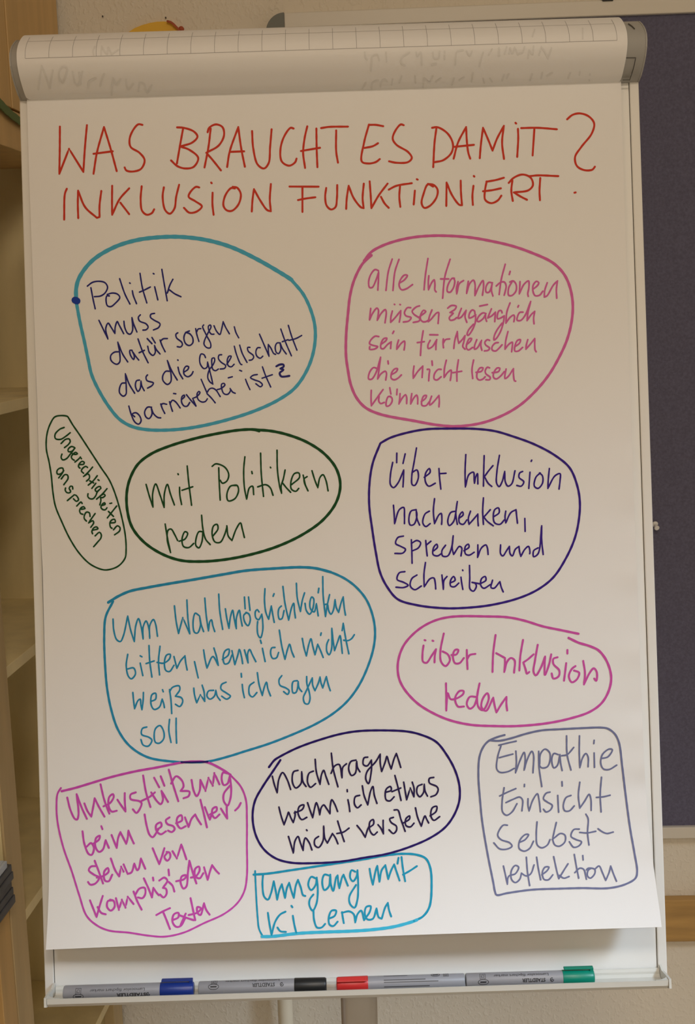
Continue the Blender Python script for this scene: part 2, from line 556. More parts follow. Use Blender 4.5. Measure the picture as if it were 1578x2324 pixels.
# stack of books on the near shelf, sticking out over its edge
WK = W0 + 0.011
zz = 0.8072
names = [('charcoal book at the very bottom of the stack on the bookcase shelf', 0.0114), ('charcoal book second from the bottom of the stack on the bookcase shelf', 0.0108),
         ('charcoal book in the middle of the stack on the bookcase shelf', 0.0102), ('charcoal book third from the top of the stack on the bookcase shelf', 0.0106),
         ('charcoal book right under the pale blue one on the bookcase shelf', 0.0102), ('pale blue book on top of the stack on the bookcase shelf', 0.0096)]
for i, (lb, th) in enumerate(names):
    dx = 0.0012 * ((i * 7) % 3)
    far = 1.433 - (0.012 if i == 5 else 0.001 * (i % 3))
    b = thing('book', lb, 'book', wp(WK - 0.10, 1.30, zz), 'stacked books on the bookcase shelf')
    cov = M['palebook'] if i == 5 else M['spine']
    box('spine', wp, (WK - 0.004 - dx, 1.16, zz), (WK - dx, far, zz + th - 0.0006), cov, b, bev=0.0008)
    box('cover', wp, (WK - 0.20, 1.16, zz + th - 0.0022), (WK - 0.004 - dx, far, zz + th - 0.0006), cov, b)
    box('cover', wp, (WK - 0.20, 1.16, zz), (WK - 0.004 - dx, far, zz + 0.0016), cov, b)
    box('page_block', wp, (WK - 0.197, 1.163, zz + 0.0016), (WK - 0.004 - dx, far - 0.004, zz + th - 0.0022), M['pages'], b)
    zz += th

# green band hanging in front of the cupboard
rp = [(-60, 160), (-25, 205), (0, 236), (20, 256), (43, 274), (75, 292), (120, 306)]
WR = W0 + 0.004
def onbook(p, z=0):
    P = hit(p[0], p[1], EW, WR)
    return P
vs, fs = [], []
ribbon([[rp]], 15.0, onbook, vs, fs)
rbn = obj('ribbon', vs, fs, M['ribbon'])
sm = rbn.modifiers.new('thick', 'SOLIDIFY')
sm.thickness = 0.0015
tag(rbn, 'narrow green curved band hanging across the cupboard front at the left edge', 'ribbon')

# ================================================================== flipchart
fc = thing('flipchart', 'white flipchart easel leaning back with a clamp bar on top and a pen tray below', 'flipchart', (0, 1.55, 0.0))
UL, UR = -0.3585, 0.3457
VT, VB = 0.535, -0.5385
RW = 0.0105
box('panel', bp, (UL + RW + 0.0008, VB, -0.012), (UR - RW - 0.0008, VT, -0.002), M['panel'], fc, label='white writing panel')
for a, b in ((UL, UL + RW), (UR - RW, UR)):
    box('side_rail', bp, (a, VB - 0.004, -0.014), (b, VT - 0.03, 0.0), M['white'], fc, bev=0.0012, label='white edge rail')
    e = b if a == UL else a
    sgn = 1 if a == UL else -1
    box('rail_groove', bp, (min(e, e + sgn * 0.001), VB, -0.012), (max(e, e + sgn * 0.001), VT - 0.03, -0.0035), M['dark'], fc, label='dark groove beside the rail')

# clamp bar profile measured from the side: (h, photo y at the right end)
raw = [(0.0035, 185), (0.0150, 172), (0.0280, 149), (0.0375, 128), (0.0440, 106), (0.0455, 90), (0.0445, 76), (0.0405, 65), (0.0345, 56), (0.0250, 47), (0.0150, 41), (0.006, 39.2)]
prof = [(h, bd(1420, y, h)[1]) for h, y in raw]
BUL = bd(38.5, 125, 0.0440)[0]
BUR = bd(1424.6, 100, 0.0450)[0]
cl = [(h - 0.0016 if h > 0.004 else h - 0.0016, v - (0.0042 * (i - 5) / 6 if i > 5 else 0.0)) for i, (h, v) in enumerate(prof)]
back = [(-0.020, cl[-1][1] - 0.004), (-0.020, cl[0][1])]
CUL = bd(22.5, 130, 0.041)[0]
CUR = bd(1470, 100, 0.0435)[0]
bar = prism('clamp_bar', bp, cl + back, CUL + 0.001, CUR - 0.001, M['grey'], fc, smooth=False, label='grey plastic clamp bar')
bm_ = bar.modifiers.new('edge', 'BEVEL')
bm_.width = 0.0012
bm_.segments = 2
bm_.limit_method = 'ANGLE'
bm_.angle_limit = math.radians(50)
for p in bar.data.polygons:
    p.use_smooth = len(p.vertices) == 4
for a, b in ((CUL, CUL + 0.0016), (CUR - 0.0016, CUR)):
    cap = prism('end_cap', bp, [(h + 0.0003, v) for h, v in cl] + back, a, b, M['grey'], bar)
# latch plate and seam on the right end
def clamp_h(v):
    for i in range(len(cl) - 1):
        if cl[i][1] <= v <= cl[i + 1][1]:
            t = (v - cl[i][1]) / (cl[i + 1][1] - cl[i][1])
            return cl[i][0] + t * (cl[i + 1][0] - cl[i][0])
    return cl[0][0] if v < cl[0][1] else cl[5][0]
def onclamp(lift):
    def f(p, z=0):
        h = 0.02
        for _ in range(8):
            u, v = bd(p[0], p[1], h + lift)
            h = clamp_h(v)
        u, v = bd(p[0], p[1], h + lift)
        return bp(u, v, h + lift)
    return f
vs, fs = [], []
ribbon([[[(1420, 131.5), (1443.5, 131.5)], [(1443.5, 131.5), (1438, 156), (1429.5, 182)]], [[(1414, 181.5), (1429.5, 181.2)]]], 1.7, onclamp(0.0010), vs, fs)
flat('latch_seam', vs, fs, M['dark'], bar, 'dark seam around the latch')
vs, fs = [], []
ribbon([[[(1427, 54), (1434, 58.5), (1440.5, 65)]]], 2.6, onclamp(0.0012), vs, fs)
flat('notch', vs, fs, M['dark'], bar, 'dark notch')

# tray
VL = bd(126, 2239, 0.002)[1]
VLIP = bd(700, 2249.5, 0.042)[1]
TUL, TUR = bd(101.5, 2270, 0.040)[0], bd(1522.5, 2226, 0.040)[0]
ti = 0.0016
trp = [(0.0, VL), (0.0022, VL), (0.0035, VL - 0.003), (0.0035, VLIP - 0.0070), (0.006, VLIP - 0.0098), (0.034, VLIP - 0.0098), (0.0385, VLIP - 0.0065), (0.0414, VLIP), (0.0432, VLIP + 0.0002), (0.0422, VLIP - 0.0060), (0.036, VLIP - 0.0110), (0.0, VLIP - 0.0110)]
tray = prism('tray', bp, trp, TUL + 0.003, TUR - 0.003, M['tray'], fc, label='cream pen tray along the bottom edge')
for s, e in ((1, TUL), (-1, TUR)):
    # end cap: closed end plate with a curved gusset
    capp = [(0.0, VL + 0.0035), (0.006, VL + 0.003), (0.012, VL + 0.0008), (0.030, VLIP + 0.0012), (0.0436, VLIP + 0.0016), (0.0440, VLIP - 0.0085), (0.036, VLIP - 0.0108), (0.0, VLIP - 0.0108)]
    prism('tray_end', bp, capp, min(e, e + s * 0.0026), max(e, e + s * 0.0026), M['tray'], tray, label='cream tray end')
    # concave fillet closing the corner between lip and end
    arc = [(0.0165 - 0.0150 * math.sin(w), 0.0415 - 0.0150 + 0.0150 * math.cos(w)) for w in [math.pi / 2 * i / 10 for i in range(11)]]
    ring = [(0.0012, 0.0428)] + [(0.0165, 0.0428)] + arc
    top = [bp(e + s * x, VLIP + 0.0006, h) for x, h in ring]
    bot = [bp(e + s * x, VLIP - 0.0090, h - 0.0065) for x, h in ring]
    n = len(ring)
    obj('corner_fillet', top + bot, [(i, (i + 1) % n, n + (i + 1) % n, n + i) for i in range(n)] + [tuple(range(n)), tuple(range(n, 2 * n))], M['tray'], tray, label='rounded inner corner of the tray')

# stand column and feet
px0, px1 = bd(773.5, 2290, -0.06)[0], bd(857.5, 2290, -0.06)[0]
pc = (px0 + px1) / 2
yb = bp(0, -0.5, -0.075).y
zb = bp(0, -0.30, -0.03).z
hw = (px1 - px0) / 2
sec = []
for i in range(32):
    w = 2 * math.pi * i / 32
    c, s_ = math.cos(w), math.sin(w)
    sec.append((pc + hw * math.copysign(abs(c) ** 0.45, c), yb + 0.021 * math.copysign(abs(s_) ** 0.45, s_)))
vs = [Vector((x, y, 0.05)) for x, y in sec] + [Vector((x, y, zb)) for x, y in sec]
st = obj('stand_column', vs, [(i, (i + 1) % 32, 32 + (i + 1) % 32, 32 + i) for i in range(32)] + [tuple(range(32)), tuple(range(32, 64))], M['steel'], fc, label='grey steel column')
for p in st.data.polygons:
    p.use_smooth = len(p.vertices) == 4
for k in range(5):
    w = 2 * math.pi * k / 5 + 0.3
    dr = Vector((math.cos(w), math.sin(w), 0))
    pd = Vector((-dr.y, dr.x, 0))
    c = Vector((pc, yb, 0))
    vs = [c + dr * r + pd * q + Vector((0, 0, z)) for r, zz0, zz1, hwq in ((0.01, 0.045, 0.085, 0.018), (0.22, 0.025, 0.05, 0.014)) for q in (-hwq, hwq) for z in (zz0, zz1)]
    lg = obj('foot', vs, BOXF, M['steel'], fc)
    lathe('castor', c + dr * 0.205 + pd * -0.009 + Vector((0, 0, 0.0201)), pd, [(0, 0.019), (0.018, 0.019)], M['black'], lg, seg=20)

# ================================================================== paper pad
pad = thing('paper_pad', 'large white paper pad hanging on the flipchart, top sheet covered in coloured handwriting', 'paper pad', bp(0, 0.47, 0.002))
Ledge = [(61, 226), (66, 400), (75, 650), (84, 900), (92.5, 1200), (97, 1300), (102, 1500), (106.5, 1690), (110, 1830), (111.5, 1950), (110.5, 2030), (107.5, 2100), (104, 2155.5)]
Redge = [(1410, 186), (1414, 330), (1425, 690), (1432, 900), (1440, 1150), (1446, 1290), (1450, 1400), (1457, 1590), (1462, 1720), (1470, 1850), (1480, 1935), (1491, 2020), (1498, 2068), (1502.5, 2104)]
VS, VBOT = -0.315, -0.478


def sheet_h(u, v):
    t = max(0.0, (VS - v) / (VS - VBOT))
    q = min(1.0, max(0.0, (u + 0.35) / 0.68))
    A = 0.026 + 0.022 * math.sin(math.pi * q) + 0.026 * q * q
    h = 0.0035 + A * t ** 2.1
    e = max(0.0, (u - 0.27) / 0.056)
    if e > 0 and v < 0.15:
        h += 0.0014 * e * e * (math.sin(v * 62) + 0.6 * math.sin(v * 145 + 1)) * min(1, (0.15 - v) / 0.1) * (1 - min(1, t))
        h += 0.0014 * e * e * min(1, (0.15 - v) / 0.1)
    return h


def onsheet(lift):
    def f(p, z=0):
        h = 0.0035
        for _ in range(14):
            u, v = bd(p[0], p[1], h + lift + z)
            h = 0.4 * h + 0.6 * sheet_h(u, v)
        u, v = bd(p[0], p[1], h + lift + z)
        return bp(u, v, h + lift + z)
    return f


def along(poly, f):
    L = [0]
    for a, b in zip(poly, poly[1:]):
        L.append(L[-1] + (b[1] - a[1]))
    s = f * L[-1]
    for i in range(len(poly) - 1):
        if s <= L[i + 1] + 1e-9:
            t = (s - L[i]) / (L[i + 1] - L[i])
            return (poly[i][0] + t * (poly[i + 1][0] - poly[i][0]), poly[i][1] + t * (poly[i + 1][1] - poly[i][1]))
    return poly[-1]


NI, NJ = 90, 220
fn = onsheet(0.0)
vs, fs = [], []
for j in range(NJ + 1):
    f = -0.02 + 1.02 * j / NJ
    a = along(Ledge, max(0, f))
    b = along(Redge, max(0, f))
    if f < 0:
        a = (a[0], a[1] + f * 1900)
        b = (b[0], b[1] + f * 1900)
    for i in range(NI + 1):
        t = i / NI
        sag = 3.0 * math.sin(math.pi * t) * max(0, f - 0.9) / 0.1
        vs.append(fn((a[0] + (b[0] - a[0]) * t, a[1] + (b[1] - a[1]) * t - sag)))
for j in range(NJ):
    for i in range(NI):
        k = j * (NI + 1) + i
        fs.append((k, k + NI + 1, k + NI + 2, k + 1))
sheet = obj('sheet', vs, fs, M['paper'], pad, smooth=True, label='white top sheet with writing')
sm = sheet.modifiers.new('thick', 'SOLIDIFY')
sm.thickness = 0.0005
sm.offset = -1
sm = sheet.modifiers.new('rim', 'EDGE_SPLIT')
sm.split_angle = math.radians(35)
if (sheet.data.polygons[0].normal.dot(BN)) < 0:
    sheet.data.flip_normals()

STROKES = """# headline
@ headline red 5.0 120 240 3
48,142 47,300 44,463! 110,293! 208,450! 218,290 232,132
277,463 300,320 348,145! 390,280 435,445
277,327 408,310
610,130 583,126 550,160 523,225 530,280 590,320 625,370 600,430 540,448 500,440 489,420
888,150 868,260 845,393
846,147 890,150 960,175 985,210 950,250 868,277! 930,300 990,355 960,415 905,427 850,412 805,372
1075,155 1060,280 1033,420
1054,180 1065,150 1110,127 1155,145 1166,200 1130,270 1045,320! 1085,365 1145,440
1187,417 1205,310 1263,145! 1283,290 1308,415
1205,314 1303,310
1357,172 1365,290 1395,400 1438,427 1470,390 1480,280 1490,160
95,565 82,600 77,775
173,765 170,670 172,578! 220,690 300,763! 318,757! 318,680 330,580
404,545 403,650 404,742! 455,635 520,562
460,660 520,738
605,548 598,640 608,715 640,742 675,730 690,705
756,555 748,620 765,710 797,735 828,700 840,620 860,538
997,556 975,552 935,590 925,620 970,650 1015,685 980,720 930,728 893,695
1088,592 1087,670 1095,742
1078,523 1082,527
1240,563 1215,560 1175,610 1162,680 1185,712 1220,715 1265,670 1280,600 1255,558 1225,552
1355,720 1360,640 1370,568! 1410,640 1460,710 1485,718! 1478,640 1485,533
@ headline red 5.0 560 240 3
320,155 300,150 255,210 230,300 240,380 290,408 330,385 340,360
413,140 395,220 385,320 398,423
475,155 477,290 482,418
370,308 500,286
507,152 560,144 690,142
610,168 610,310 622,387
833,128 800,250 785,380 830,393 880,383 907,363
833,130 880,130 930,139
803,287 860,275 895,255
1070,132 1050,127 1010,175 995,225 1020,265 1100,315 1125,355 1100,383 1020,388 970,378
1293,150 1280,250 1271,418
1263,150 1300,146 1370,190 1405,260 1395,320 1340,370 1280,384
1410,360 1440,250 1495,145! 1500,240 1510,320 1523,360
1408,280 1548,266
292,550 490,551
380,555 380,723
350,642 400,632 468,623
542,560 535,620 545,680 575,706 605,690 615,630 617,540
678,702 682,630 695,545! 730,630 780,692 797,697! 790,630 798,530
838,515 845,610 850,697! 900,610 960,530
915,620 940,665 968,695
968,571 1020,545 1125,527
1045,545 1040,620 1047,688
1146,578 1138,672
1159,500 1165,503
1270,550 1235,535 1205,600 1192,665 1210,695 1250,680 1295,620 1300,570 1275,540 1235,532
1360,682 1362,523! 1400,610 1450,675 1467,677! 1460,590 1458,510
1545,545 1538,610 1541,675
1547,478 1551,482
@ headline red 5.0 900 240 3
568,357 575,270 590,150! 625,230 655,305! 685,225 732,137! 720,250 733,362
828,157 830,220 823,348
811,116 816,121
850,152 960,150 1093,160
940,155 928,338
1163,92 1200,62 1250,52 1310,72 1347,120 1330,190 1260,280 1217,350 1230,410 1280,438 1335,435 1352,415
615,515 603,580 605,640 645,663 690,645 715,612
613,517 680,505 732,490
590,582 650,575 712,562
790,508 783,580 793,648
765,525 800,490 860,468 915,490 930,540 900,575 800,590! 850,620 890,640
905,480 960,474 1103,479
980,492 975,580 978,643
1213,592 1221,590
@ politik_outline teal 9.3 0 0 1
173,680 173,655 180,630 209,592 257,562 310,545 367,538 417,538 470,545 523,560 583,588 650,627 662,635
@ politik_outline teal 7.6 0 0 1
660,633 690,670 710,717 716,753 712,797 697,840 670,880 633,907 577,933 500,957 433,971 380,976 333,975 300,968 272,952 248,924 225,887 208,850 200,815 192,777 182,733 174,690
@ politik_dot dotblue 16 0 0 1
170,681 175,683
@ politik_text navy 3.8 200 600 6
38,318 65,460 97,605
-10,296 60,245 150,230 230,250 265,310 230,390 170,430 85,440
290,430 255,430 245,500 265,565 310,575 370,530 432,450 400,405 330,390 260,410
430,195 500,400 570,540
603,360 615,420 660,535
566,252 573,258
707,122 740,320 800,525
700,378 760,352 848,308
907,305 930,400 950,483
888,124 898,130
1005,68 1040,280 1078,495
1155,203 1115,280 1078,390! 1100,340! 1180,400 1265,440
148,762 200,870 270,1015! 240,880 262,810 275,800 310,850 365,940! 370,850 398,778 420,820 485,943
488,775 500,860 540,940 575,950 605,900 597,725! 620,810 665,920
712,687 685,720 700,770 790,810 818,855 790,890 747,895
905,667 855,680 850,720 900,760 980,810 960,860 890,893
415,1190 360,1195 310,1240 310,1300 350,1345 395,1360 430,1330 432,1220 405,1060! 470,1220 540,1328
600,1170 570,1170 575,1230 620,1295 630,1250 600,1180! 640,1240 690,1303
680,1015 740,1180 818,1340
695,1203 768,1170
812,1115 835,1200 885,1240 915,1200 905,1105! 930,1160 980,1220
805,1010 870,1080
870,995 915,1070
980,1030 1010,1110 1050,1190
985,1050 1020,1015 1080,1010
1222,932 1197,950 1205,1000 1275,1060 1285,1095 1260,1125 1215,1120
1380,906 1330,930 1305,1000 1330,1080 1380,1105 1425,1070 1425,1000 1385,945 1330,925
505,1615 460,1620 430,1680 430,1750 480,1795 515,1770 520,1680 508,1490! 560,1630 635,1755
700,1575 660,1585 645,1660 680,1730 710,1690 720,1590! 730,1650 765,1720
810,1505 790,1530 800,1580 890,1615 870,1650 810,1685
1105,1455 1060,1455 1020,1510 1020,1580 1080,1635 1125,1600 1130,1500 1080,1310! 1140,1450 1215,1575
1225,1400 1245,1480 1290,1558
1220,1301 1226,1306
1310,1465 1360,1430 1370,1395 1340,1385 1305,1430 1310,1500 1360,1530 1410,1500 1430,1460
555,1930 590,2050 640,2150 690,2175 722,2130 700,2060 650,2020 600,2040 635,2075
865,1945 810,1945 770,2010 790,2080 830,2100 870,2040 860,1950! 890,2030 950,2085 990,2090
990,1900 1010,1960 1045,2030
995,1910 1020,1895 1070,1905
1110,1870 1130,1940 1150,2000
1115,1900 1150,1850 1190,1870 1255,1955
1165,1758 1195,1762
1275,1840 1315,1800 1310,1780 1280,1800 1275,1880 1310,1930 1350,1930 1385,1880
1340,1775 1400,1850 1470,1930
@ politik_text navy 3.6 430 680 6
85,395 100,470 130,570
95,450 120,400 155,395
195,345 180,365 215,450 240,500 290,600 285,655 240,655 200,610 205,560 250,460 295,370 285,345 260,360 265,420 300,470 335,470
335,355 370,430 415,475 435,420 460,300! 490,370 545,465
612,370 635,450 672,520
220,790 200,750 160,740 140,800 150,880 200,940 240,920 248,850! 265,920 300,1060 320,1150! 280,1120 250,1060 270,960 320,890 345,830 340,795 310,800 305,870 320,950 355,968 395,945
440,750 405,755 395,800 430,850 495,900 480,935 420,945
510,880 560,800 570,770 540,770 515,830 530,900 570,915 610,880
612,635 640,740 700,880 715,885
685,620 720,730 785,855
825,650 795,650 800,700 870,760 875,790 850,820 815,825
965,655 930,655 905,710 920,770 965,798 1000,770
955,470 1020,620 1085,770! 1075,690 1075,610! 1110,660 1150,735 1175,745
1240,590 1195,590 1170,640 1185,720 1215,735 1245,680 1235,590! 1270,670 1320,740
1245,400 1310,580 1390,765
1348,350 1390,490 1465,688
1265,573 1345,545
1355,555 1450,530 1530,488
90,1445 60,1380 45,1345! 100,1320 145,1265 130,1250 105,1280 120,1360 175,1395 220,1385 245,1350
160,1085 240,1270! 270,1220 310,1205 360,1230 420,1320
240,1280 300,1340 352,1405
530,1065 585,1050
380,1225 430,1210 485,1160 470,1140 440,1150 440,1210 470,1280 520,1290 560,1240 555,1210! 590,1260 625,1275
765,1085 790,1150 825,1225
685,962 712,973
925,1020 870,1030 832,1062 880,1090 960,1120 995,1160 970,1187 905,1145
995,915 1040,1040 1108,1190
990,1070 1130,1022
@ politik_text navy 5.2 430 680 6
1185,908 1230,885 1280,885 1285,910 1240,940! 1280,955 1230,1000 1250,1045 1300,1048 1362,1038
@ info_outline pink 6.3 780 520 3
140,215 190,155 260,115 360,80 480,55 600,45 700,45 850,55 1000,80 1150,115 1280,160 1420,225 1490,290 1530,360 1555,450 1562,540 1550,650 1520,760 1470,870 1400,990 1310,1100 1200,1200 1080,1270 940,1320 780,1342 650,1335 480,1305 250,1260 150,1215 90,1150 50,1060 30,960 17,860 18,720 30,580 45,450 75,340 130,235 190,178
@ info_text pink 4.2 825 570 6
205,265 160,250 100,320 72,420 85,495 120,495 170,400 208,285! 205,400 197,530
393,108 340,280 308,535
485,112 430,280 403,535
500,430 560,390 600,330 560,325 500,400 488,470 520,525 580,515 670,455
880,100 845,330 827,525
892,335 885,420 888,525! 930,430 965,390 975,450 975,530 992,555
1182,110 1110,350 1080,640
1052,378 1162,378
1240,370 1210,370 1150,470 1145,550 1180,560 1230,490 1245,400 1230,370
1290,415 1270,500 1272,580! 1310,440 1365,400
100,780 85,935! 130,840 185,775 205,800 190,940! 240,850 300,795 312,830 295,975
395,815 375,900 372,968! 420,920 510,810! 505,880 490,965
423,723 427,727
498,726 505,729
645,770 600,770 560,840 580,880 650,905 620,950 545,965
765,745 720,760 665,820 690,860 770,920 760,950 680,970
765,895 850,820 820,805 780,870 780,930 810,960 850,960 885,940
935,800 900,890 885,960! 920,930 1000,840 1025,835 1025,900 1018,985
1150,775 1200,740 1265,750 1250,790 1180,835! 1225,845 1200,870 1170,910 1185,940 1240,930 1270,905
1335,780 1300,870 1290,915 1330,900 1400,805! 1385,890 1410,970
210,1163 160,1158 95,1220 85,1260 140,1285 195,1300 160,1330 85,1335 88,1300
240,1270 310,1215 320,1185 280,1190 240,1260 240,1320 270,1330 330,1270 380,1235! 375,1280 372,1325
415,1090 400,1120
480,1210 460,1280 455,1335! 520,1250 560,1225 565,1270 555,1345
815,1085 790,1250 778,1420
735,1245 830,1232
910,1215 880,1280 885,1325 940,1300 1000,1205! 990,1270 988,1340
905,1138 1015,1140
1090,1195 1085,1250 1092,1315
1088,1255 1120,1205 1175,1195
1232,1325 1245,1220 1280,1095! 1285,1180 1300,1255! 1350,1200 1385,1150! 1370,1230 1355,1300 1385,1335
190,1600 140,1585 85,1650 72,1740 110,1745 170,1660 235,1445! 215,1600 195,1740! 240,1670 300,1635 315,1660 305,1755
335,1495 340,1535
385,1680 450,1640 465,1600 425,1605 385,1660 380,1730 420,1752 470,1730 518,1685
690,1565 680,1650 680,1730! 740,1640 810,1565! 805,1650 800,1720
870,1610 900,1610 895,1690 890,1765
935,1495 940,1555
1060,1610 1020,1610 970,1670 965,1740 1000,1755 1060,1710
1130,1485 1105,1600 1100,1720! 1150,1650 1195,1620 1195,1690 1185,1760
1295,1480 1275,1630 1275,1770
1220,1655 1340,1635
108,1895 105,2000 110,2105! 170,2020 268,1885
215,1975 210,2040 235,2075 285,2060
375,1980 340,1980 310,2060 315,2110 350,2105 390,2050 390,2000 365,1980
360,1860 375,1945
460,1880 455,1955
500,1940 495,2020 485,2080! 530,2000 575,1955 590,1990 590,2075
660,1940 650,2010 645,2080! 680,2010 725,1960 740,2000 740,2080
790,2050 850,2000 860,1965 825,1970 795,2040 800,2100 850,2105 900,2050
930,1975 905,2050 905,2095 940,2070 1030,1965! 1035,2040 1030,2120
@ info_text pink 4.2 1030 570 6
200,410 185,500 177,575! 220,440 270,395 290,440 290,605! 350,470 400,400 408,470 393,600
520,430 480,425 440,490 445,560 480,560 510,500 528,430! 515,530 535,610
703,178 650,380 620,590
580,475 640,425 690,420 715,470 700,560 688,600
770,275 758,318
770,420 800,405 750,500 750,600 790,605 850,540 850,450 810,405 765,420
905,415 900,500 895,580! 960,450 1020,405 1025,500 1010,580 1017,615
1085,515 1140,470 1160,430 1130,410 1085,460 1080,540 1110,605 1170,600 1215,545
1275,430 1240,540 1235,625! 1270,610 1360,460 1415,405! 1400,520 1405,640
290,850 285,815 255,800 215,850 212,910 250,900 300,865! 295,970 250,1080 200,1145 185,1140 200,1080 270,995
440,850 400,840 340,890 320,950 340,960 400,920 435,860! 435,910 450,955
355,748 460,727
515,785 480,870 465,910! 520,880 570,830! 565,890 560,960
660,840 650,810 620,810 595,870 600,920 640,910 690,880! 680,960 640,1090 580,1190 550,1210 555,1150 600,1060 660,980
768,705 725,830 712,980! 770,900 820,870 830,900 820,960
885,740 875,762
945,830 900,835 870,890 865,940 910,945 970,880 1050,685! 1010,850 1000,945! 1060,860 1105,820! 1090,910 1095,990
175,1275 230,1225 245,1190 215,1190 180,1260 175,1320 200,1345 260,1310
315,1205 285,1290 285,1335 320,1320 380,1215! 370,1280 385,1350
490,1215 460,1205 425,1240 435,1275 490,1320 470,1350 420,1358
608,1245 570,1250 525,1300 525,1345 570,1360 610,1330 660,1275
740,1095 710,1220 700,1335! 750,1270 800,1240 800,1290 790,1370
835,1300 900,1250 910,1205 870,1215 835,1290 835,1360 880,1360 940,1310
1010,1205 990,1280 985,1335! 1050,1260 1105,1190! 1105,1280 1110,1345 1125,1370
272,1482 250,1610 260,1735
305,1650 380,1635 400,1590 360,1590 320,1660 320,1730 350,1755 400,1740 430,1710
490,1590 460,1580 430,1630 440,1670 500,1720 490,1750 440,1750
525,1655 610,1640 630,1595 595,1590 545,1660 545,1720 580,1740 640,1700 690,1640
715,1605 700,1680 700,1735 740,1710 815,1600! 815,1680 830,1765 845,1770
@ unger_outline green 4.0 90 930 6.114
400,110 385,92 300,80 210,100 150,190 110,300 92,420 95,560 130,720 160,900 185,1150 220,1340 310,1560 420,1790 550,1990 700,2140 860,2215 950,2220 1090,2170 1185,2060 1200,1950 1190,1750 1140,1490 1060,1200 970,980 850,800 700,570 550,340 460,210 400,110
@ unger_text green 3.9 90 930 6.114
340,245 280,270 215,340 220,400 290,410 360,370 425,318
298,468 360,410 410,405 425,440 400,480 345,525
480,520 440,510 395,550 400,580 450,575 490,530! 430,610 370,680 320,695 298,660 310,615
455,610 500,620 525,610 500,590 460,620 440,650 450,680 480,700
490,725 545,680 565,655! 580,680
560,760 610,755 620,730 590,715 550,750 540,790 560,810
665,800 640,785 590,820 580,850 610,880
735,795 680,860 610,925! 670,890 690,910 690,950 650,990
800,915 740,990 675,1045
695,985 750,1015
780,1020 725,1090
810,970 825,980
850,1090 840,1065 805,1072 770,1110 790,1135 840,1100! 800,1140 780,1190 740,1235 690,1230 668,1200 672,1165
935,1095 870,1170 790,1240
840,1195 890,1170 910,1190 870,1220 845,1215! 850,1260 835,1320
860,1330 910,1310 900,1290 870,1310 850,1350 870,1380 910,1388 935,1360
975,1300 1000,1295
1070,1335 1010,1410 940,1500
955,1410 1025,1480
990,1570 1050,1560 1040,1520 1000,1530 975,1570 985,1630 1005,1645
1025,1665 1080,1610 1115,1635 1110,1680 1040,1735
330,850 320,810 270,815 240,850 245,890 290,890 335,845! 300,900 265,945
300,960 350,900 385,905 395,950 335,1040
460,1100 455,1065 430,1060 410,1090 430,1130 420,1150 380,1150 355,1115 360,1085
385,1260 480,1180! 510,1190 540,1250 510,1270 470,1235
515,1335 575,1280 590,1300
580,1380 630,1370 610,1345 575,1360 555,1400 570,1440 600,1450
700,1480 690,1430 650,1420 620,1470 620,1510 650,1545
770,1440 720,1510 680,1570! 740,1540 750,1570 710,1630
740,1670 810,1650 790,1625 750,1640 725,1690 735,1720
770,1750 830,1700 855,1730 850,1780 810,1830 750,1900
@ mit_outline green 6.5 270 960 3
955,55 920,45 820,48 680,70 520,105 350,155 220,210 130,280 75,380 53,480 58,600 90,710 170,810 290,890 420,935 560,943 720,930 900,895 1080,840 1250,760 1390,660 1480,540 1508,420 1480,310 1400,210 1280,130 1150,80 1040,55 920,45
@ mit_text green 4.0 270 960 3
185,418 205,490 232,572! 230,480 250,415 280,490 308,575! 310,480 330,418 350,480 378,558
413,438 415,490 427,555
402,346 405,351
465,293 475,400 495,560
430,458 503,434
680,305 683,400 690,525
635,295 660,278 720,300 748,350 735,395 705,410 690,390
800,425 760,430 735,490 745,530 790,515 815,460 805,425 775,425
858,230 850,320 855,440 870,518! 890,440 910,430 918,487
905,330 908,345
965,205 970,350 985,500
945,435 1000,420 1030,440 1050,492
1032,301 1034,305
1077,185 1080,320 1095,430 1108,478! 1105,430 1120,380 1132,320
1112,405 1140,440 1170,472
1175,420 1230,370 1225,340 1195,345 1172,400 1175,450 1205,465 1225,445
1255,355 1270,420 1288,462! 1265,410 1262,380 1282,365
1315,325 1335,390 1355,440! 1370,370 1390,352 1410,390 1425,462
315,688 330,780 352,882! 330,800 335,730 355,722 380,760 400,800
410,805 450,790 468,750 450,740 430,790 440,840 475,848 510,820
568,740 545,740 525,790 525,835 545,850 565,810 572,740
563,628 572,720 590,790 622,828
640,770 675,720 668,690 645,700 635,760 655,810 690,812 720,760 735,710
735,700 745,770 770,800! 800,720 828,680 840,720 855,780
@ nachdenken_outline violet 5.6 830 960 3
105,135 170,100 300,62 420,42 580,38 750,40 880,55 1000,90 1150,145 1290,220 1390,305 1440,420 1460,540 1450,680 1420,800 1360,930 1280,1050 1180,1130 1050,1190 850,1240 650,1260 520,1260 350,1240 220,1200 150,1120 100,1020 70,880 45,720 25,560 28,400 50,270 100,140
@ nachdenken_text violet 4.1 830 960 3
185,268 170,350 170,420 190,440 220,410 260,320! 258,380 255,435
213,205 212,270
270,210 255,275
347,170 330,270 315,360 318,420 335,425 360,370 350,320 320,335
400,370 440,335 435,310 410,340 408,400 430,430 475,410
500,310 505,380 513,450
505,345 548,342
683,215 678,330 680,435! 705,350 735,335 740,390 742,410! 750,370 762,345 765,415
808,222 805,330 803,430
868,290 835,330 810,365! 835,410 860,432
912,220 895,330 893,410 910,433 930,400 948,330! 952,400 970,430 995,415 1018,325
1070,330 1050,340 1045,370 1078,400 1060,430 1030,425
1120,335 1112,445
1132,253 1128,261
1190,340 1160,370 1150,430 1175,445 1205,410 1205,360 1185,340
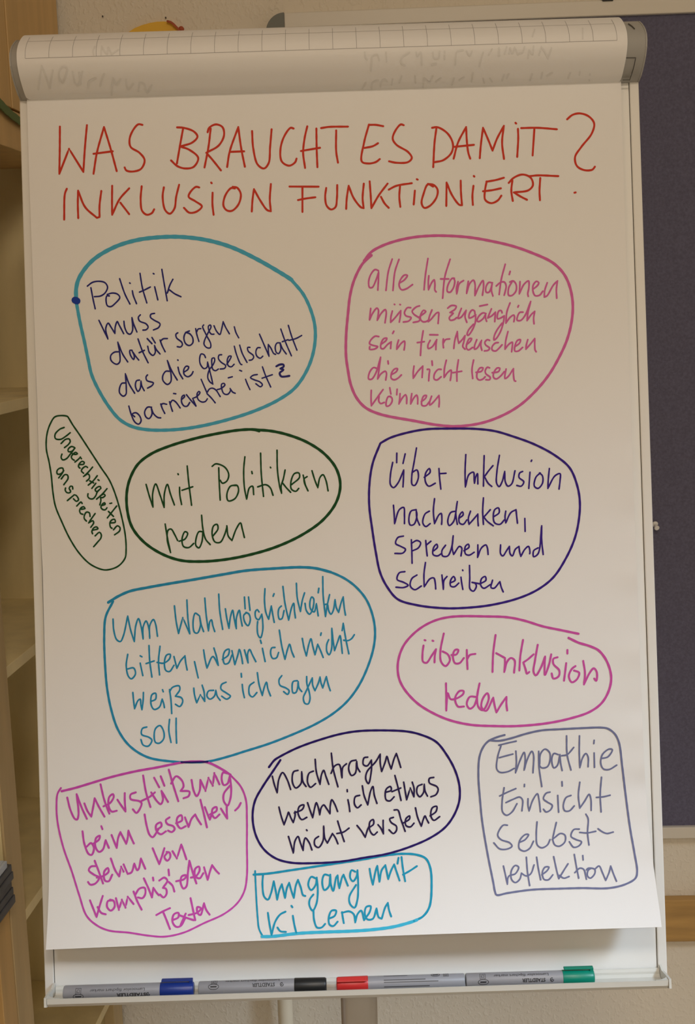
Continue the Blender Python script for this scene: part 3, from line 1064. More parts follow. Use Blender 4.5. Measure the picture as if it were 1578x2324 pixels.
1252,310 1245,380 1242,445! 1290,360 1325,345 1325,390 1318,450
190,560 195,620 198,685! 230,590 260,575 265,630 265,685
345,590 310,600 295,660 305,695 330,690 350,630 345,595! 350,650 368,695
435,600 405,620 390,680 410,705 440,685
470,515 462,600 470,685! 500,625 515,615 520,650 518,690
615,600 580,610 560,670 570,698 600,670 625,535! 615,620 625,690
635,650 665,625 660,605 640,630 640,680 665,690 690,660
715,600 700,650 705,690! 740,650 765,620! 765,660 768,700
803,510 798,600 803,690
850,590 815,630 805,640! 830,670 870,700
870,640 910,610 905,578 880,590 870,640 880,680 915,690 945,660
955,600 950,640 955,680! 990,610 1025,590! 1030,640 1035,682
1085,650 1087,738
258,770 220,780 205,820 240,840 272,860 255,885 200,888
312,795 315,870 317,955
312,820 350,800 375,815 360,850 320,870
410,800 415,860 420,905
415,830 445,805
465,870 490,845 485,825 465,845 460,895 490,905 515,890
545,832 520,870 525,905 560,905 590,830 597,768! 590,850 600,895! 640,840 655,850 650,905
670,870 705,845 700,825 680,840 680,890 705,900 740,880
765,830 765,880 763,915! 790,850 820,830 830,850 835,895
920,830 920,890 935,905 960,870 980,840! 985,890 1000,905 1020,860 1045,840! 1050,880 1058,908! 1085,860 1110,840 1120,880 1118,890
1175,850 1145,870 1145,910 1175,890 1200,700! 1200,800 1210,895
268,1012 230,1020 215,1065 260,1085 290,1105 260,1120 207,1118
350,1035 315,1060 305,1110 335,1135 380,1110
408,950 398,1030 400,1115! 440,1060 465,1055 475,1090 478,1130
520,1035 525,1080 530,1132! 535,1070 555,1045
575,1090 610,1070 600,1045 580,1070 580,1110 605,1115 635,1090
650,1050 655,1090 663,1133
661,1001 663,1005
708,970 710,1050 712,1130 735,1145 755,1110 745,1090 725,1085! 780,1095
780,1095 820,1070 815,1045 790,1060 785,1105 805,1125 850,1100
865,1070 855,1120 875,1125 915,1080! 925,1120 938,1150
@ wahl_outline teal2 6.3 225 1270 3
62,292 130,250 210,215 330,190 470,165 650,135 850,100 1000,75 1200,60 1380,52 1480,60 1578,85
@ wahl_outline teal2 5.8 550 1270 4.84
800,95 950,130 1130,210 1260,310 1370,450 1440,640 1460,800 1445,960 1390,1150 1290,1370 1160,1550 1000,1690 800,1810 580,1910 300,2020 0,2115
@ wahl_outline teal2 5.8 225 1270 3
975,1311 900,1335 740,1375 620,1380 500,1375 330,1345 210,1270 130,1160 85,1030 55,880 40,700 35,520 45,390 95,285
@ wahl_text teal2 4.1 225 1270 3
95,405 100,480 120,545 145,558 165,520 195,385! 215,480 240,558! 250,450 268,402 285,450 300,540! 300,460 320,418 340,470 345,535! 345,450 370,408 385,440 398,522
513,315 525,420 541,503! 570,395! 618,505! 605,400 598,275
680,380 655,365 640,430 650,495 670,500 690,450 685,385! 695,440 712,490
720,262 730,380 745,485! 755,420 765,410 775,450 788,490
815,235 822,350 842,475
860,335 870,400 885,468! 895,390 910,345 920,400 935,470! 935,400 955,345 965,400 975,452
1005,360 985,380 995,430 1015,450 1030,410 1020,370 1000,360
990,255 995,335
1018,255 1028,345
195,645 185,725 200,795 220,812 248,778 235,738 192,745
280,705 298,790
280,655 292,662
340,585 345,690 360,800
415,590 405,690 412,785
320,708 375,690
395,700 440,705 480,675 485,645 460,650 445,700 455,755 480,762 510,720
510,660 530,740! 555,690 585,655! 590,700 600,752
650,695 675,805
712,615 722,680 735,738! 775,660 812,720! 800,660 782,602
840,680 880,650 885,610 860,620 845,660 855,710 880,705 905,650
905,620 925,715! 945,650 955,612 970,660 978,708
990,615 1015,703! 1012,640 1025,612 1045,650 1068,695
230,905 235,960 242,1015! 265,960 280,950 285,990 292,1022! 300,960 302,905
355,965 385,950 385,910 360,920 355,990 375,1020 410,1005 430,950! 440,980 445,1008
432,886 437,900
480,885 490,960 495,1048
480,900 500,870 545,860 550,885 520,930! 560,940 570,965 550,1000 520,985
645,875 650,920 665,975! 690,920! 720,965! 715,900 702,855
780,890 745,895 735,930 755,950 785,930 795,890! 805,930 825,958
865,835 835,850 830,880 870,910 895,930 870,950 835,930
975,850 980,895 990,940
968,775 970,800
1055,835 1025,860 1025,920 1045,935 1075,905
1078,770 1090,850 1112,925! 1125,870 1140,835 1150,880 1168,928
325,1140 295,1150 290,1190 340,1210 360,1230 335,1270 300,1262 285,1225
415,1130 385,1150 375,1200 385,1245 410,1250 440,1220 440,1170 415,1130
480,1088 475,1160 490,1245
525,1080 525,1160 528,1250
@ wahl_text teal2 4.1 550 1270 4.84
185,575 165,550 145,570 150,640 180,660 215,600! 225,680 225,780 200,860 175,830 165,750 170,680
250,320 245,450 260,580 290,655! 320,510! 335,600 352,690
350,375 340,402
430,510 405,535 395,600 410,655 435,650 460,560
447,295 470,480 510,665! 545,520 565,480 575,570 585,640
595,260 605,420 640,570! 660,450 685,365
690,480 705,560 740,600 775,540 785,430 765,410 745,460 750,540 790,575 815,485! 825,550 835,618
842,315 835,365
885,187 890,400 915,625! 935,500 960,385
905,495 935,490 950,560 975,600 1000,560 1020,440! 1035,530 1060,580! 1085,480 1110,410! 1120,520 1135,610
200,885 210,920
222,975 235,1040 252,1120
360,965 325,970 312,1030 335,1085 375,1080 400,1020
408,775 435,950 470,1095! 500,980 520,930 545,1010 570,1070
660,865 680,970 705,1058! 735,920 755,870 775,950 800,1045! 830,930! 865,1010 890,1075
868,805 862,832
950,880 930,930 930,1010 955,1045 980,990 985,755! 1000,900 1015,1000! 1050,900 1075,835 1090,930 1100,1030
1098,780 1110,700! 1140,880 1172,1035
1115,885 1160,890 1200,870 1232,825
435,1275 405,1320 415,1380 480,1410 515,1440 500,1480 455,1450
605,1330 560,1340 548,1410 560,1465 590,1460 610,1400 615,1340! 625,1410 655,1450
708,1285 712,1370 735,1450 745,1530 725,1585 690,1580 672,1520 700,1450 770,1300! 775,1380 800,1440! 835,1360 855,1290! 865,1350 885,1410! 910,1330 925,1285! 945,1370 968,1440
@ reden_outline pink2 5.8 890 1385 3
1270,160 1150,135 1030,110 900,70 790,48 650,42 400,45 280,75 170,140 80,240 42,350 45,450 80,530 170,630 280,700 400,750 540,780 700,788 850,788 1050,770 1220,735 1350,690 1430,630 1480,540 1493,450 1465,350 1410,275 1350,245 1270,220 1203,188
@ reden_text pink2 4.9 890 1385 3
215,240 208,300 212,350 235,358 270,310 300,265! 292,310 290,355
222,203 228,205
276,207 282,209
353,158 330,280 335,350 365,380 395,340 380,300 345,280
405,305 440,300 452,270 430,270 415,310 430,360 460,360 490,325
510,270 512,340 515,400
512,335 530,305 568,297
706,168 690,290 685,420
710,292 735,305 770,325! 770,370 765,420! 785,350 810,325 835,340 832,425
893,202 875,310 868,410
965,300 925,335 895,355! 910,400 920,432 935,420
993,235 975,340 965,420 980,443 1015,390 1043,315! 1040,380 1042,440 1070,370 1085,300
1128,320 1100,330 1100,365 1140,410 1135,450 1100,465 1088,430
1187,360 1180,420 1172,480
1195,270 1195,295
1250,380 1225,400 1205,450 1225,490 1260,470 1275,425 1240,410
1303,345 1315,430 1308,505! 1345,430 1375,395 1395,420 1392,480 1378,465
368,497 370,590 370,683! 375,600 380,565 400,605 440,600 485,570 488,550 460,550 430,600 450,655 490,655
575,590 530,590 510,640 530,670 560,650 597,498! 580,590 590,660 620,680 660,600 650,565 620,600 610,660 640,685 690,595! 700,650 712,695! 745,640 780,590! 780,640 785,682
@ empathie_outline slate 5.0 1070 1640 3.995
303,112 240,130 160,165 110,220 75,310 65,480 80,700 100,900 150,1200 200,1450 215,1530 230,1562 330,1545 550,1515 800,1505 1000,1500 1250,1500 1400,1465 1490,1410 1505,1350 1480,1180 1440,950 1400,650 1370,400 1340,180 1300,100 1240,55 1180,45 1000,50 800,60 640,70 500,100 350,145 250,165 165,160
@ empathie_text slate 4.0 1070 1640 3.995
250,205 330,185 408,168
270,210 240,310 232,420 260,450 330,445 390,415
255,318 320,300 378,285
405,258 410,350 402,455! 440,350 480,270 490,330 480,430! 510,330 550,260 565,290 560,455
612,260 615,400 640,580
620,380 630,280 670,240 710,270 715,340 690,400 640,410 620,390
790,290 750,280 730,340 750,410 780,390 805,290! 810,360 825,435
865,120 870,290 905,430
820,300 870,290 930,225
982,120 980,260 985,408! 1010,320 1040,280 1060,310 1060,400
1115,275 1118,405
1115,160 1112,190
1180,325 1240,310 1280,245 1250,240 1190,290 1175,370 1200,420 1250,425 1320,385
298,590 280,720 285,810 320,840 370,810 415,735
258,665 330,630 405,598
315,725 380,695 440,675 465,700 460,800
483,560 482,580
515,690 515,750 525,800! 560,700 600,645 615,700 628,808
715,630 680,640 655,690 690,720 735,750 720,790 680,810 655,785
785,660 788,730 793,812
823,535 825,575
905,660 860,680 835,760 850,800 890,800 935,755
985,540 972,660 985,775! 1030,710 1070,650 1085,690 1088,795
1182,495 1170,650 1178,810
1135,678 1200,672 1260,658
328,930 290,930 240,1020 270,1060 350,1090 370,1120 330,1145 260,1145 205,1090
440,1085 490,1060 520,1015 490,1015 440,1070 435,1140 480,1165 530,1140 565,1075
597,900 590,1020 600,1110 640,1135 690,1110 715,1060
772,905 750,1000 740,1060 760,1110 800,1120 850,1080 850,1020 810,1005 760,1040 735,1060
980,965 930,970 905,1030 950,1060 1000,1080 980,1115 930,1130 890,1080
1040,830 1060,870 1055,1000 1068,1110
985,995 1050,1000 1130,985
1150,962 1190,990 1230,1005 1288,992
292,1300 310,1380 328,1465! 332,1410 345,1388 400,1370 430,1310 400,1295 365,1340 365,1420 400,1450 440,1420 455,1370
500,1220 510,1350 530,1478
455,1365 500,1390 540,1370 570,1290
593,1220 610,1330 630,1425
640,1380 690,1340 705,1310 670,1310 645,1360 660,1420 700,1425 740,1380
748,1215 775,1340 795,1415! 840,1340 878,1280
800,1385 840,1410 888,1395
935,1195 955,1310 975,1410
940,1360 985,1320 1020,1330 1045,1420
1012,1205 1015,1245
1090,1320 1060,1340 1055,1390 1080,1410 1120,1370 1120,1330 1060,1320 1045,1335
1120,1330 1160,1300 1190,1360 1220,1430! 1250,1360 1265,1300! 1290,1370 1318,1438
@ unterst_outline magenta 5.8 110 1715 3
90,242 180,220 280,190 430,145 600,105 740,80 900,48 980,40 1080,45 1160,80 1240,130
@ unterst_outline magenta 4.6 110 1715 3
1235,127 1310,210 1345,300 1352,430 1352,600 1352,820 1335,920 1290,1000 1200,1075 1060,1140 920,1205 790,1232 680,1225 550,1205 410,1190 330,1155 260,1090 210,950 160,790 100,620 62,450 55,340 62,260 85,220
@ unterst_text magenta 4.9 110 1715 3
128,285 150,370 180,430 195,435 205,400 192,262! 225,350 262,430
245,325 265,375 292,415! 305,350 315,290! 345,350 382,415
355,195 380,300 415,395
375,345 420,322 445,280 440,262 415,280 410,340 430,380 465,375
470,300 490,330 525,380! 520,300 520,255
595,250 560,265 560,295 620,310 635,325 600,390 575,365
645,135 665,250 695,350
630,310 690,280 725,250
700,250 740,310 765,330 780,300 770,240! 800,290 815,315
720,150 755,215
765,140 790,205
820,95 850,200 885,310
835,190 870,140 910,170 920,210 900,240! 960,245 955,275 920,290
975,165 990,240 1010,275 1030,240 1035,165! 1070,240! 1090,150! 1120,205! 1130,118! 1165,195
1215,120 1190,115 1180,160 1195,200 1220,190 1235,140! 1245,220 1240,290 1220,340 1195,310 1195,260 1235,205
232,515 245,600 275,670 295,675 310,630 290,595 260,620
305,600 345,570 350,545 325,560 320,620 345,655 370,640 390,575! 400,600 412,628
360,480 368,500
430,540 450,590 465,628! 475,560 490,520! 510,560 530,600! 540,560 545,510! 560,550 582,598
655,400 670,480 690,540 710,555 735,525 750,500
735,505 770,480 765,455 735,470 735,510 765,535 800,515
825,420 800,440 810,465 850,480 860,500 840,520 815,510
870,460 910,440 905,405 880,420 875,460 900,495 935,480
930,420 955,485! 975,430 1000,400! 1015,430 1040,468
1035,300 1060,400 1080,488
1065,350 1085,400 1100,435! 1115,390
1100,400 1145,375 1145,350 1120,360 1115,400 1135,425 1165,400
1175,360 1200,400 1218,428! 1215,380 1215,345
1310,322 1295,350 1272,373
325,752 290,755 275,780 310,810 345,830 320,870 285,878 270,860
315,715 340,780 372,870
330,830 375,818 410,790 405,765 380,790 385,850 410,855 435,810
425,700 455,780 482,822! 495,755! 512,790
512,740 540,805! 565,795 585,735! 605,780 615,770 630,700! 645,735 660,770
710,630 735,690 755,738! 775,680 790,630
810,660 790,690 810,715 830,690 825,660 805,655
845,650 875,700! 905,605! 925,660 940,705
283,985 305,1040 328,1098! 350,1020 370,955
335,1030 360,1070 390,1080
430,985 405,990 400,1030 425,1055 450,1030 445,990 420,980
460,970 480,1050! 500,980! 525,1035! 540,960! 580,1010
580,925 605,990 635,1048
590,950 620,905 655,900 660,940 640,970 610,965
650,835 680,900 705,965! 715,900! 735,930 752,950
712,830 715,850
755,850 790,830 810,850 780,900! 800,905 805,940 785,965 760,945
820,860 845,885 858,925
818,775 822,815
870,855 925,840 940,815 910,820 900,860 920,905 940,890 950,800 960,715! 985,800 1008,870
970,830 1005,820 1030,780 1025,755 1000,770 1000,820 1030,835 1055,800
1060,760 1085,845! 1100,790 1115,745! 1140,780 1162,803
735,1085 780,1060 828,1038
782,1065 805,1120 828,1180
845,1120 885,1100 885,1070 855,1080 845,1130 870,1165 900,1160 930,1110
890,1085 930,1100 990,1120
935,1075 915,1120 900,1155
968,970 985,1050 1000,1120
955,1085 1010,1070 1040,1040 1015,1030 1015,1070 1035,1085 1060,1005! 1075,1050 1098,1082
@ overlap ink 4.2 225 1270 3
560,1379 620,1380 740,1376
@ nachfragen_outline ink 5.4 560 1645 3
152,288 190,240 220,220 350,155 520,95 650,60 770,42 950,38 1090,45 1180,65 1290,115 1360,200 1420,310 1450,420 1448,520 1410,620 1350,700 1250,770 1100,835 950,880 800,905 650,930 450,942 300,938 200,910 120,850 70,770 45,680 42,590 60,510 110,420 170,330 230,240
@ nachfragen_text ink2 4.2 560 1645 3
175,350 190,410 208,462! 220,370 245,325 275,370 300,440
350,310 320,320 312,390 335,430 370,400 375,320! 385,390 405,420
455,315 425,330 415,390 435,425 470,400
467,235 475,320 500,405! 510,340 525,310 540,350 560,405
577,193 590,300 622,422
575,330 600,280 630,270 650,360! 655,290 680,265
745,240 710,250 695,300 715,345 740,330 750,250! 755,290 772,320
825,220 800,225 795,270 820,280 850,240! 850,310 830,400 812,370 820,320 880,250 910,200! 910,260 920,318! 945,250 955,215 970,260 985,300! 1005,230 1020,195! 1035,240 1050,290
220,560 235,620 255,680! 280,610 285,595 300,630 318,665! 330,620 330,590
325,600 380,575 390,545 360,555 350,600 375,645 410,630
415,530 435,590 450,632! 465,560 475,530 490,570 498,612! 508,565 525,545 545,570 568,605! 570,550 580,510 600,540 620,590
690,510 698,550 703,590
685,442 686,455
770,480 740,490 735,540 755,565 780,545
788,415 800,480 825,545! 845,450 860,420 870,480 888,535
945,460 985,445 980,420 950,440 950,510 975,518 1005,490
1010,345 1030,420 1052,515
990,455 1050,430
1070,390 1080,450 1090,510! 1115,430! 1140,490! 1140,430 1128,390
1195,405 1165,420 1160,465 1180,490 1205,460 1210,405! 1215,450 1232,485
1275,358 1245,365 1245,395 1295,420 1305,440 1290,475 1255,490
285,760 300,810 318,872! 330,790 350,760 365,800 385,855! 390,800 400,770 425,800 445,852
408,715 412,720
490,760 465,780 465,820 490,835 520,790 525,690! 532,770 550,805! 585,740! 605,770 622,810
620,655 640,720 665,795
615,740 660,730 698,703
752,685 780,720 808,765! 825,710 835,690
835,700 865,675 862,645 840,660 840,720 865,750 890,730
895,680 915,705 932,742! 930,690 930,650
1000,630 975,640 985,665 1020,690 1020,720 1000,740 970,715
1005,580 1030,580 1050,640 1080,725
1065,670 1110,640 1110,620 1085,640 1085,685 1115,695 1140,670
1150,565 1165,630 1190,690! 1205,640 1215,620 1225,640 1240,668
1250,620 1290,590 1295,555 1265,565 1255,620 1275,650 1315,625
@ umgang_outline cyan 4.4 560 1925 3
58,155 62,260 75,470 85,550 110,600
@ umgang_outline cyan2 7.4 560 1925 3
105,602 180,600 350,580 550,570 700,565 850,555 1000,535 1130,500 1160,488
@ umgang_outline cyan 5.6 560 1925 3
1140,495 1200,465 1245,400 1260,250 1250,130 1220,70 1160,45 1060,38 940,50 800,75 500,120 300,150 150,172 48,180
@ umgang_text cyan 4.8 560 1925 3
112,175 108,250 120,330 145,350 165,310 185,225! 200,300 208,350! 225,280 240,245! 262,338! 275,270 290,235! 305,290 322,338! 335,255 350,215! 370,270 385,320 400,325
470,205 440,195 420,250 440,285 470,250 478,200! 485,290 475,380 450,425 428,390 430,350 455,315
560,185 530,180 515,230 530,285 560,260 570,180! 575,250 590,290 610,200 620,185! 625,240 632,272! 650,200 660,180! 690,255
740,160 715,150 705,200 725,225 750,190 755,150! 760,250 755,350 735,405 705,380 700,330 745,250
838,140 848,200 860,248! 880,150 890,120! 905,228! 920,150 945,115! 965,210! 985,150 1005,110! 1025,170 1042,220
1035,65 1028,105
1055,60 1065,140 1080,225
1065,180 1110,155 1160,122
145,440 155,510 170,590! 195,500 230,450 265,432
210,540 230,565 268,570
315,460 325,520 338,575
305,392 312,402
455,425 460,490 480,540 510,540 535,515
560,480 600,460 610,425 580,425 560,470 565,520 590,530 620,500
650,435 655,470 662,510
648,440 700,430 730,450 740,505! 755,450 780,425 800,490! 840,430 845,395 815,400 805,450 825,485 860,480 885,410! 900,470 920,480! 945,400 962,372! 970,420 985,465
"""
GHOST = """@ band_left ghost 3.2 0 40 3.945
345,640 360,530 375,430! 400,490 450,630! 460,550 475,470
530,530 560,580 575,560 600,450 560,440 530,490 535,560
650,480 670,580! 700,600 740,480
710,490 725,590
790,620 800,570 860,540
900,610 915,540 935,500
1000,690 1005,600 1015,540! 1045,600 1080,550
1130,550 1135,610 1150,640 1195,590
1240,655 1248,580! 1290,590 1320,670 1360,600
840,340 835,300 850,265
905,335 912,260! 960,330 970,270 1000,330! 1060,290
@ band_mid ghost 3.0 780 30 3.945
190,350 195,390 210,415
245,515 252,440 255,390 300,370 320,420
380,350 385,430
590,350 520,400 520,450 550,465
650,350 660,385 690,350 700,460
800,350 810,400 850,400 860,340
790,460 830,450
905,340 905,410
1000,460 1005,390 1015,345 1070,330
1100,340 1130,380 1150,340
1215,470 1235,400 1250,350
1300,370 1330,320
1395,380 1395,320
1480,360 1490,310
1540,320 1560,370
170,680 200,620
250,670 260,620 310,600
330,655 335,620 370,590 390,610
430,640 440,590
500,620 520,560
640,560 645,620
710,660 720,580! 770,615 800,560
830,610 870,580
970,640 990,580
1040,600 1080,570
1145,610 1160,530
1250,580 1260,620
1310,580 1330,610
1420,600 1440,550
@ band_right ghost 3.0 1120 20 3.945
45,420 50,350
100,400 120,340
150,350 170,400 190,345
220,400 260,390 280,340
310,440 320,370! 350,405 360,335
410,410 430,340! 470,400 490,440! 505,400 520,350
80,640 95,590
120,620 140,580
330,640 350,580
430,620 440,570
480,600 530,570
670,620 690,570
770,590 775,560
860,640 865,580
350,250 370,190
800,270 800,180
"""

WRITING = dict(
    headline=('heading', 'red capital heading in two lines across the top'),
    politik_outline=('bubble_outline', 'teal rounded outline at upper left'), politik_dot=('ink_dot', 'dark blue dot on the teal outline'),
    politik_text=('handwriting', 'navy handwriting in five slanting lines inside the teal outline'),
    info_outline=('bubble_outline', 'pink rounded outline at upper right'), info_text=('handwriting', 'pink handwriting in five lines at upper right'),
    unger_outline=('bubble_outline', 'slim dark green slanted outline at the left edge'), unger_text=('handwriting', 'dark green slanted handwriting at the left edge'),
    mit_outline=('bubble_outline', 'dark green oval outline'), mit_text=('handwriting', 'dark green handwriting in two lines inside the oval'),
    nachdenken_outline=('bubble_outline', 'violet rounded outline right of the middle'), nachdenken_text=('handwriting', 'violet handwriting in four lines'),
    wahl_outline=('bubble_outline', 'blue-green rounded outline left of the middle'), wahl_text=('handwriting', 'blue-green handwriting in four lines'),
    reden_outline=('bubble_outline', 'rose oval outline at right'), reden_text=('handwriting', 'rose handwriting in two lines at right'),
    empathie_outline=('bubble_outline', 'slate grey rounded box at lower right'), empathie_text=('handwriting', 'slate grey handwriting in four lines at lower right'),
    unterst_outline=('bubble_outline', 'magenta rounded outline at lower left'), unterst_text=('handwriting', 'magenta handwriting in five lines at lower left'),
    overlap=('ink_overlap', 'dark patch where two outlines cross'),
    nachfragen_outline=('bubble_outline', 'dark violet oval outline at the lower middle'), nachfragen_text=('handwriting', 'blue-black handwriting in three lines'),
    umgang_outline=('bubble_outline', 'cyan rounded box at the bottom'), umgang_text=('handwriting', 'cyan handwriting in two lines at the bottom'))
groups = {}
for nm, ik, w, st_ in parse(STROKES):
    groups.setdefault((nm, ik), []).append((w, st_))
for gi, ((nm, ik), lst) in enumerate(groups.items()):
    vs, fs = [], []
    lift = 0.00022 + 0.00001 * (gi % 30) + (0.0004 if nm in ('politik_dot', 'overlap') else 0)
    fsh = onsheet(lift)
    for w, st_ in lst:
        ribbon(st_, w, fsh, vs, fs)
    kn, lb = WRITING[nm]
    flat(kn, vs, fs, INK[ik], sheet, lb)

# sheets turned over the clamp bar
NS = 8
pr_s = []
for i in range(len(prof) - 1):
    p0 = prof[max(0, i - 1)]; p1 = prof[i]; p2 = prof[i + 1]; p3 = prof[min(len(prof) - 1, i + 2)]
    for k in range(NS):
        t = k / NS
        q = []
        for c in (0, 1):
            q.append(0.5 * (2 * p1[c] + (p2[c] - p0[c]) * t + (2 * p0[c] - 5 * p1[c] + 4 * p2[c] - p3[c]) * t * t + (-p0[c] + 3 * p1[c] - 3 * p2[c] + p3[c]) * t ** 3))
        pr_s.append(tuple(q))
pr_s.append(prof[-1])
pr_s += [(-0.004, prof[-1][1] + 0.0004), (-0.014, prof[-1][1] - 0.0005), (-0.022, prof[-1][1] - 0.004), (-0.026, prof[-1][1] - 0.014), (-0.027, prof[-1][1] - 0.20)]
vs, fs = [], []
NB = 40
for j, (h, v) in enumerate(pr_s):
    cut = 0.004 * max(0, 1 - j / 5.0) ** 2
    for i in range(NB + 1):
        t = i / NB
        vs.append(bp(BUL + cut + (BUR - BUL - cut * 1.3) * t, v, h))
for j in range(len(pr_s) - 1):
    for i in range(NB):
        k = j * (NB + 1) + i
        fs.append((k, k + NB + 1, k + NB + 2, k + 1))
band = obj('turned_sheets', vs, fs, M['paper'], pad, smooth=True, label='used sheets turned back over the clamp bar')
sm = band.modifiers.new('thick', 'SOLIDIFY')
sm.thickness = 0.0007
sm.offset = 0
sm = band.modifiers.new('rim', 'EDGE_SPLIT')
sm.split_angle = math.radians(50)
NF = (len(prof) - 1) * NS + 1


def onband(lift):
    def f(p, z=0):
        for j in range(NF - 1):
            h0, v0 = pr_s[j]
            h1, v1 = pr_s[j + 1]
            a0 = bd(p[0], p[1], h0)[1] - v0
            a1 = bd(p[0], p[1], h1)[1] - v1
            if a0 >= 0 and a1 < 0:
                t = a0 / (a0 - a1)
                h, v = h0 + (h1 - h0) * t, v0 + (v1 - v0) * t
                nh, nv = (v1 - v0), -(h1 - h0)
                L = math.hypot(nh, nv)
                u = bd(p[0], p[1], h)[0]
                return bp(u, v + nv / L * lift, h + nh / L * lift)
        h, v = pr_s[NF - 1]
        return bp(bd(p[0], p[1], h)[0], v + lift, h)
    return f


def band_arc(y, x=729):
    """arc length along the turned sheets of a photo point"""
    s = 0
    for j in range(NF - 1):
        h0, v0 = pr_s[j]
        h1, v1 = pr_s[j + 1]
        d = math.hypot(h1 - h0, v1 - v0)
        a0 = bd(x, y, h0)[1] - v0
        a1 = bd(x, y, h1)[1] - v1
        if a0 >= 0 and a1 < 0:
            return s + d * a0 / (a0 - a1)
        s += d
    return s


def at_arc(u, s, lift):
    for j in range(len(pr_s) - 1):
        h0, v0 = pr_s[j]
        h1, v1 = pr_s[j + 1]
        d = math.hypot(h1 - h0, v1 - v0)
        if s <= d:
            t = s / d
            nh, nv = (v1 - v0), -(h1 - h0)
            L = math.hypot(nh, nv)
            return bp(u, v0 + (v1 - v0) * t + nv / L * lift, h0 + (h1 - h0) * t + nh / L * lift)
        s -= d
    return bp(u, pr_s[-1][1], pr_s[-1][0] + lift)


s0, s1 = band_arc(112.5), band_arc(75)
gu0 = bd(62.5, 134, 0.036)[0]
gu1 = bd(1396, 90, 0.036)[0]
vs, fs = [], []
lw = 0.00021
def gstrip(pts_a, pts_b):
    k = len(vs)
    for a, b in zip(pts_a, pts_b):
        vs.extend((a, b))
    for i in range(len(pts_a) - 1):
        q = k + 2 * i
        fs.append((q, q + 1, q + 3, q + 2))
LFT = 0.0006
for s in (s0, s1):
    gstrip([at_arc(gu0 + (gu1 - gu0) * i / 60, s - lw, LFT) for i in range(61)], [at_arc(gu0 + (gu1 - gu0) * i / 60, s + lw, LFT) for i in range(61)])
for c in range(26):
    u = gu0 + (gu1 - gu0) * c / 25
    gstrip([at_arc(u - lw, s0 + (s1 - s0) * 1.5 * i / 24, LFT) for i in range(25)], [at_arc(u + lw, s0 + (s1 - s0) * 1.5 * i / 24, LFT) for i in range(25)])
flat('square_grid', vs, fs, M['grid'], band, 'thin printed grey squares along the fold')
fb = onband(0.0007)
for nm, ik, w, st_ in parse(GHOST):
    vs, fs = [], []
    ribbon(st_, w * 1.35, fb, vs, fs)
    flat('handwriting', vs, fs, M['ghost'], band, {'band_left': 'faint mirrored writing at left', 'band_mid': 'faint mirrored writing right of the middle', 'band_right': 'faint mirrored writing at right'}[nm])

# ================================================================== markers in the tray
MR = 0.0078
MH = 0.0215
vtop = bd(255, 2234.5, MH)[1]
MVC = VLIP - 0.0098 + MR * 1.07 + 0.0001


def text_mesh(body, bold):
    c = bpy.data.curves.new('lettering', 'FONT')
    c.body = body
    c.size = 1.0
    if bold:
        c.offset = 0.03
    c.resolution_u = 3
    o = bpy.data.objects.new('lettering', c)
    COL.objects.link(o)
    dg = bpy.context.evaluated_depsgraph_get()
    me = bpy.data.meshes.new_from_object(o.evaluated_get(dg))
    bpy.data.objects.remove(o)
    vs = [v.co.copy() for v in me.vertices]
    fs = [tuple(p.vertices) for p in me.polygons]
    bpy.data.meshes.remove(me)
    return vs, fs


def on_marker(u, th, lift=0.00032):
    r = MR + lift
    return bp(u, MVC + r * math.sin(th), MH + r * math.cos(th))


def ux(px, y=2240):
    return bd(px, y, MH + MR)[0]


def lettering(name, body, xs, xe, th, height, parent, bold=False, mat='print'):
    """upside-down lettering from photo x xs (start) to xe (end) around angle th"""
    tv, tf = text_mesh(body, bold)
    x0 = min(v.x for v in tv)
    x1 = max(v.x for v in tv)
    u0, u1 = ux(xs), ux(xe)
    sx = (u1 - u0) / (x1 - x0)
    sy = height / 0.7
    vs = [on_marker(u0 + (v.x - x0) * sx, th - (v.y - 0.35) * sy / MR) for v in tv]
    return flat(name, vs, tf, M[mat], parent)


def ring_marks(parent, xc, th, w_px, h_m, kind):
    vs, fs = [], []
    uc = ux(xc)
    k = 0.000496
    def place(p):
        return on_marker(uc + p[0] * 0.001, th - p[1] * 0.001 / MR)
    w = w_px * k * 1000 / 2
    h = h_m * 1000 / 2
    if kind == 'ellipse':
        pts = [(w * math.cos(a), h * math.sin(a)) for a in [2 * math.pi * i / 24 for i in range(25)]]
        mark_lines(pts, 0.55, place, vs, fs)
        mark_lines([(-w * 0.55, -0.35), (w * 0.55, -0.35)], 0.75, place, vs, fs)
        mark_lines([(-w * 0.55, 0.45), (w * 0.5, 0.45)], 0.75, place, vs, fs)
    elif kind == 'box':
        mark_lines([(-w, -h), (w, -h), (w, h), (-w, h), (-w, -h)], 0.38, place, vs, fs)
        mark_lines([(w * 0.45, h * 0.55), (w * 0.45, -h * 0.45), (-w * 0.2, -h * 0.5), (-w * 0.5, 0), (-w * 0.2, h * 0.5), (w * 0.45, h * 0.5)], 0.34, place, vs, fs)
        mark_lines([(-w * 0.5, h * 0.1), (-w * 0.5, h * 0.7)], 0.34, place, vs, fs)
    elif kind == 'head':
        pts = [(w * math.cos(a), h * math.sin(a)) for a in [2 * math.pi * i / 16 for i in range(14)]]
        mark_lines(pts, 0.75, place, vs, fs)
        mark_lines([(-w * 0.3, h * 0.2), (w * 0.3, -h * 0.2)], 0.9, place, vs, fs)
    return flat({'ellipse': 'oval_mark', 'box': 'square_mark', 'head': 'round_mark'}[kind], vs, fs, M['print'], parent)


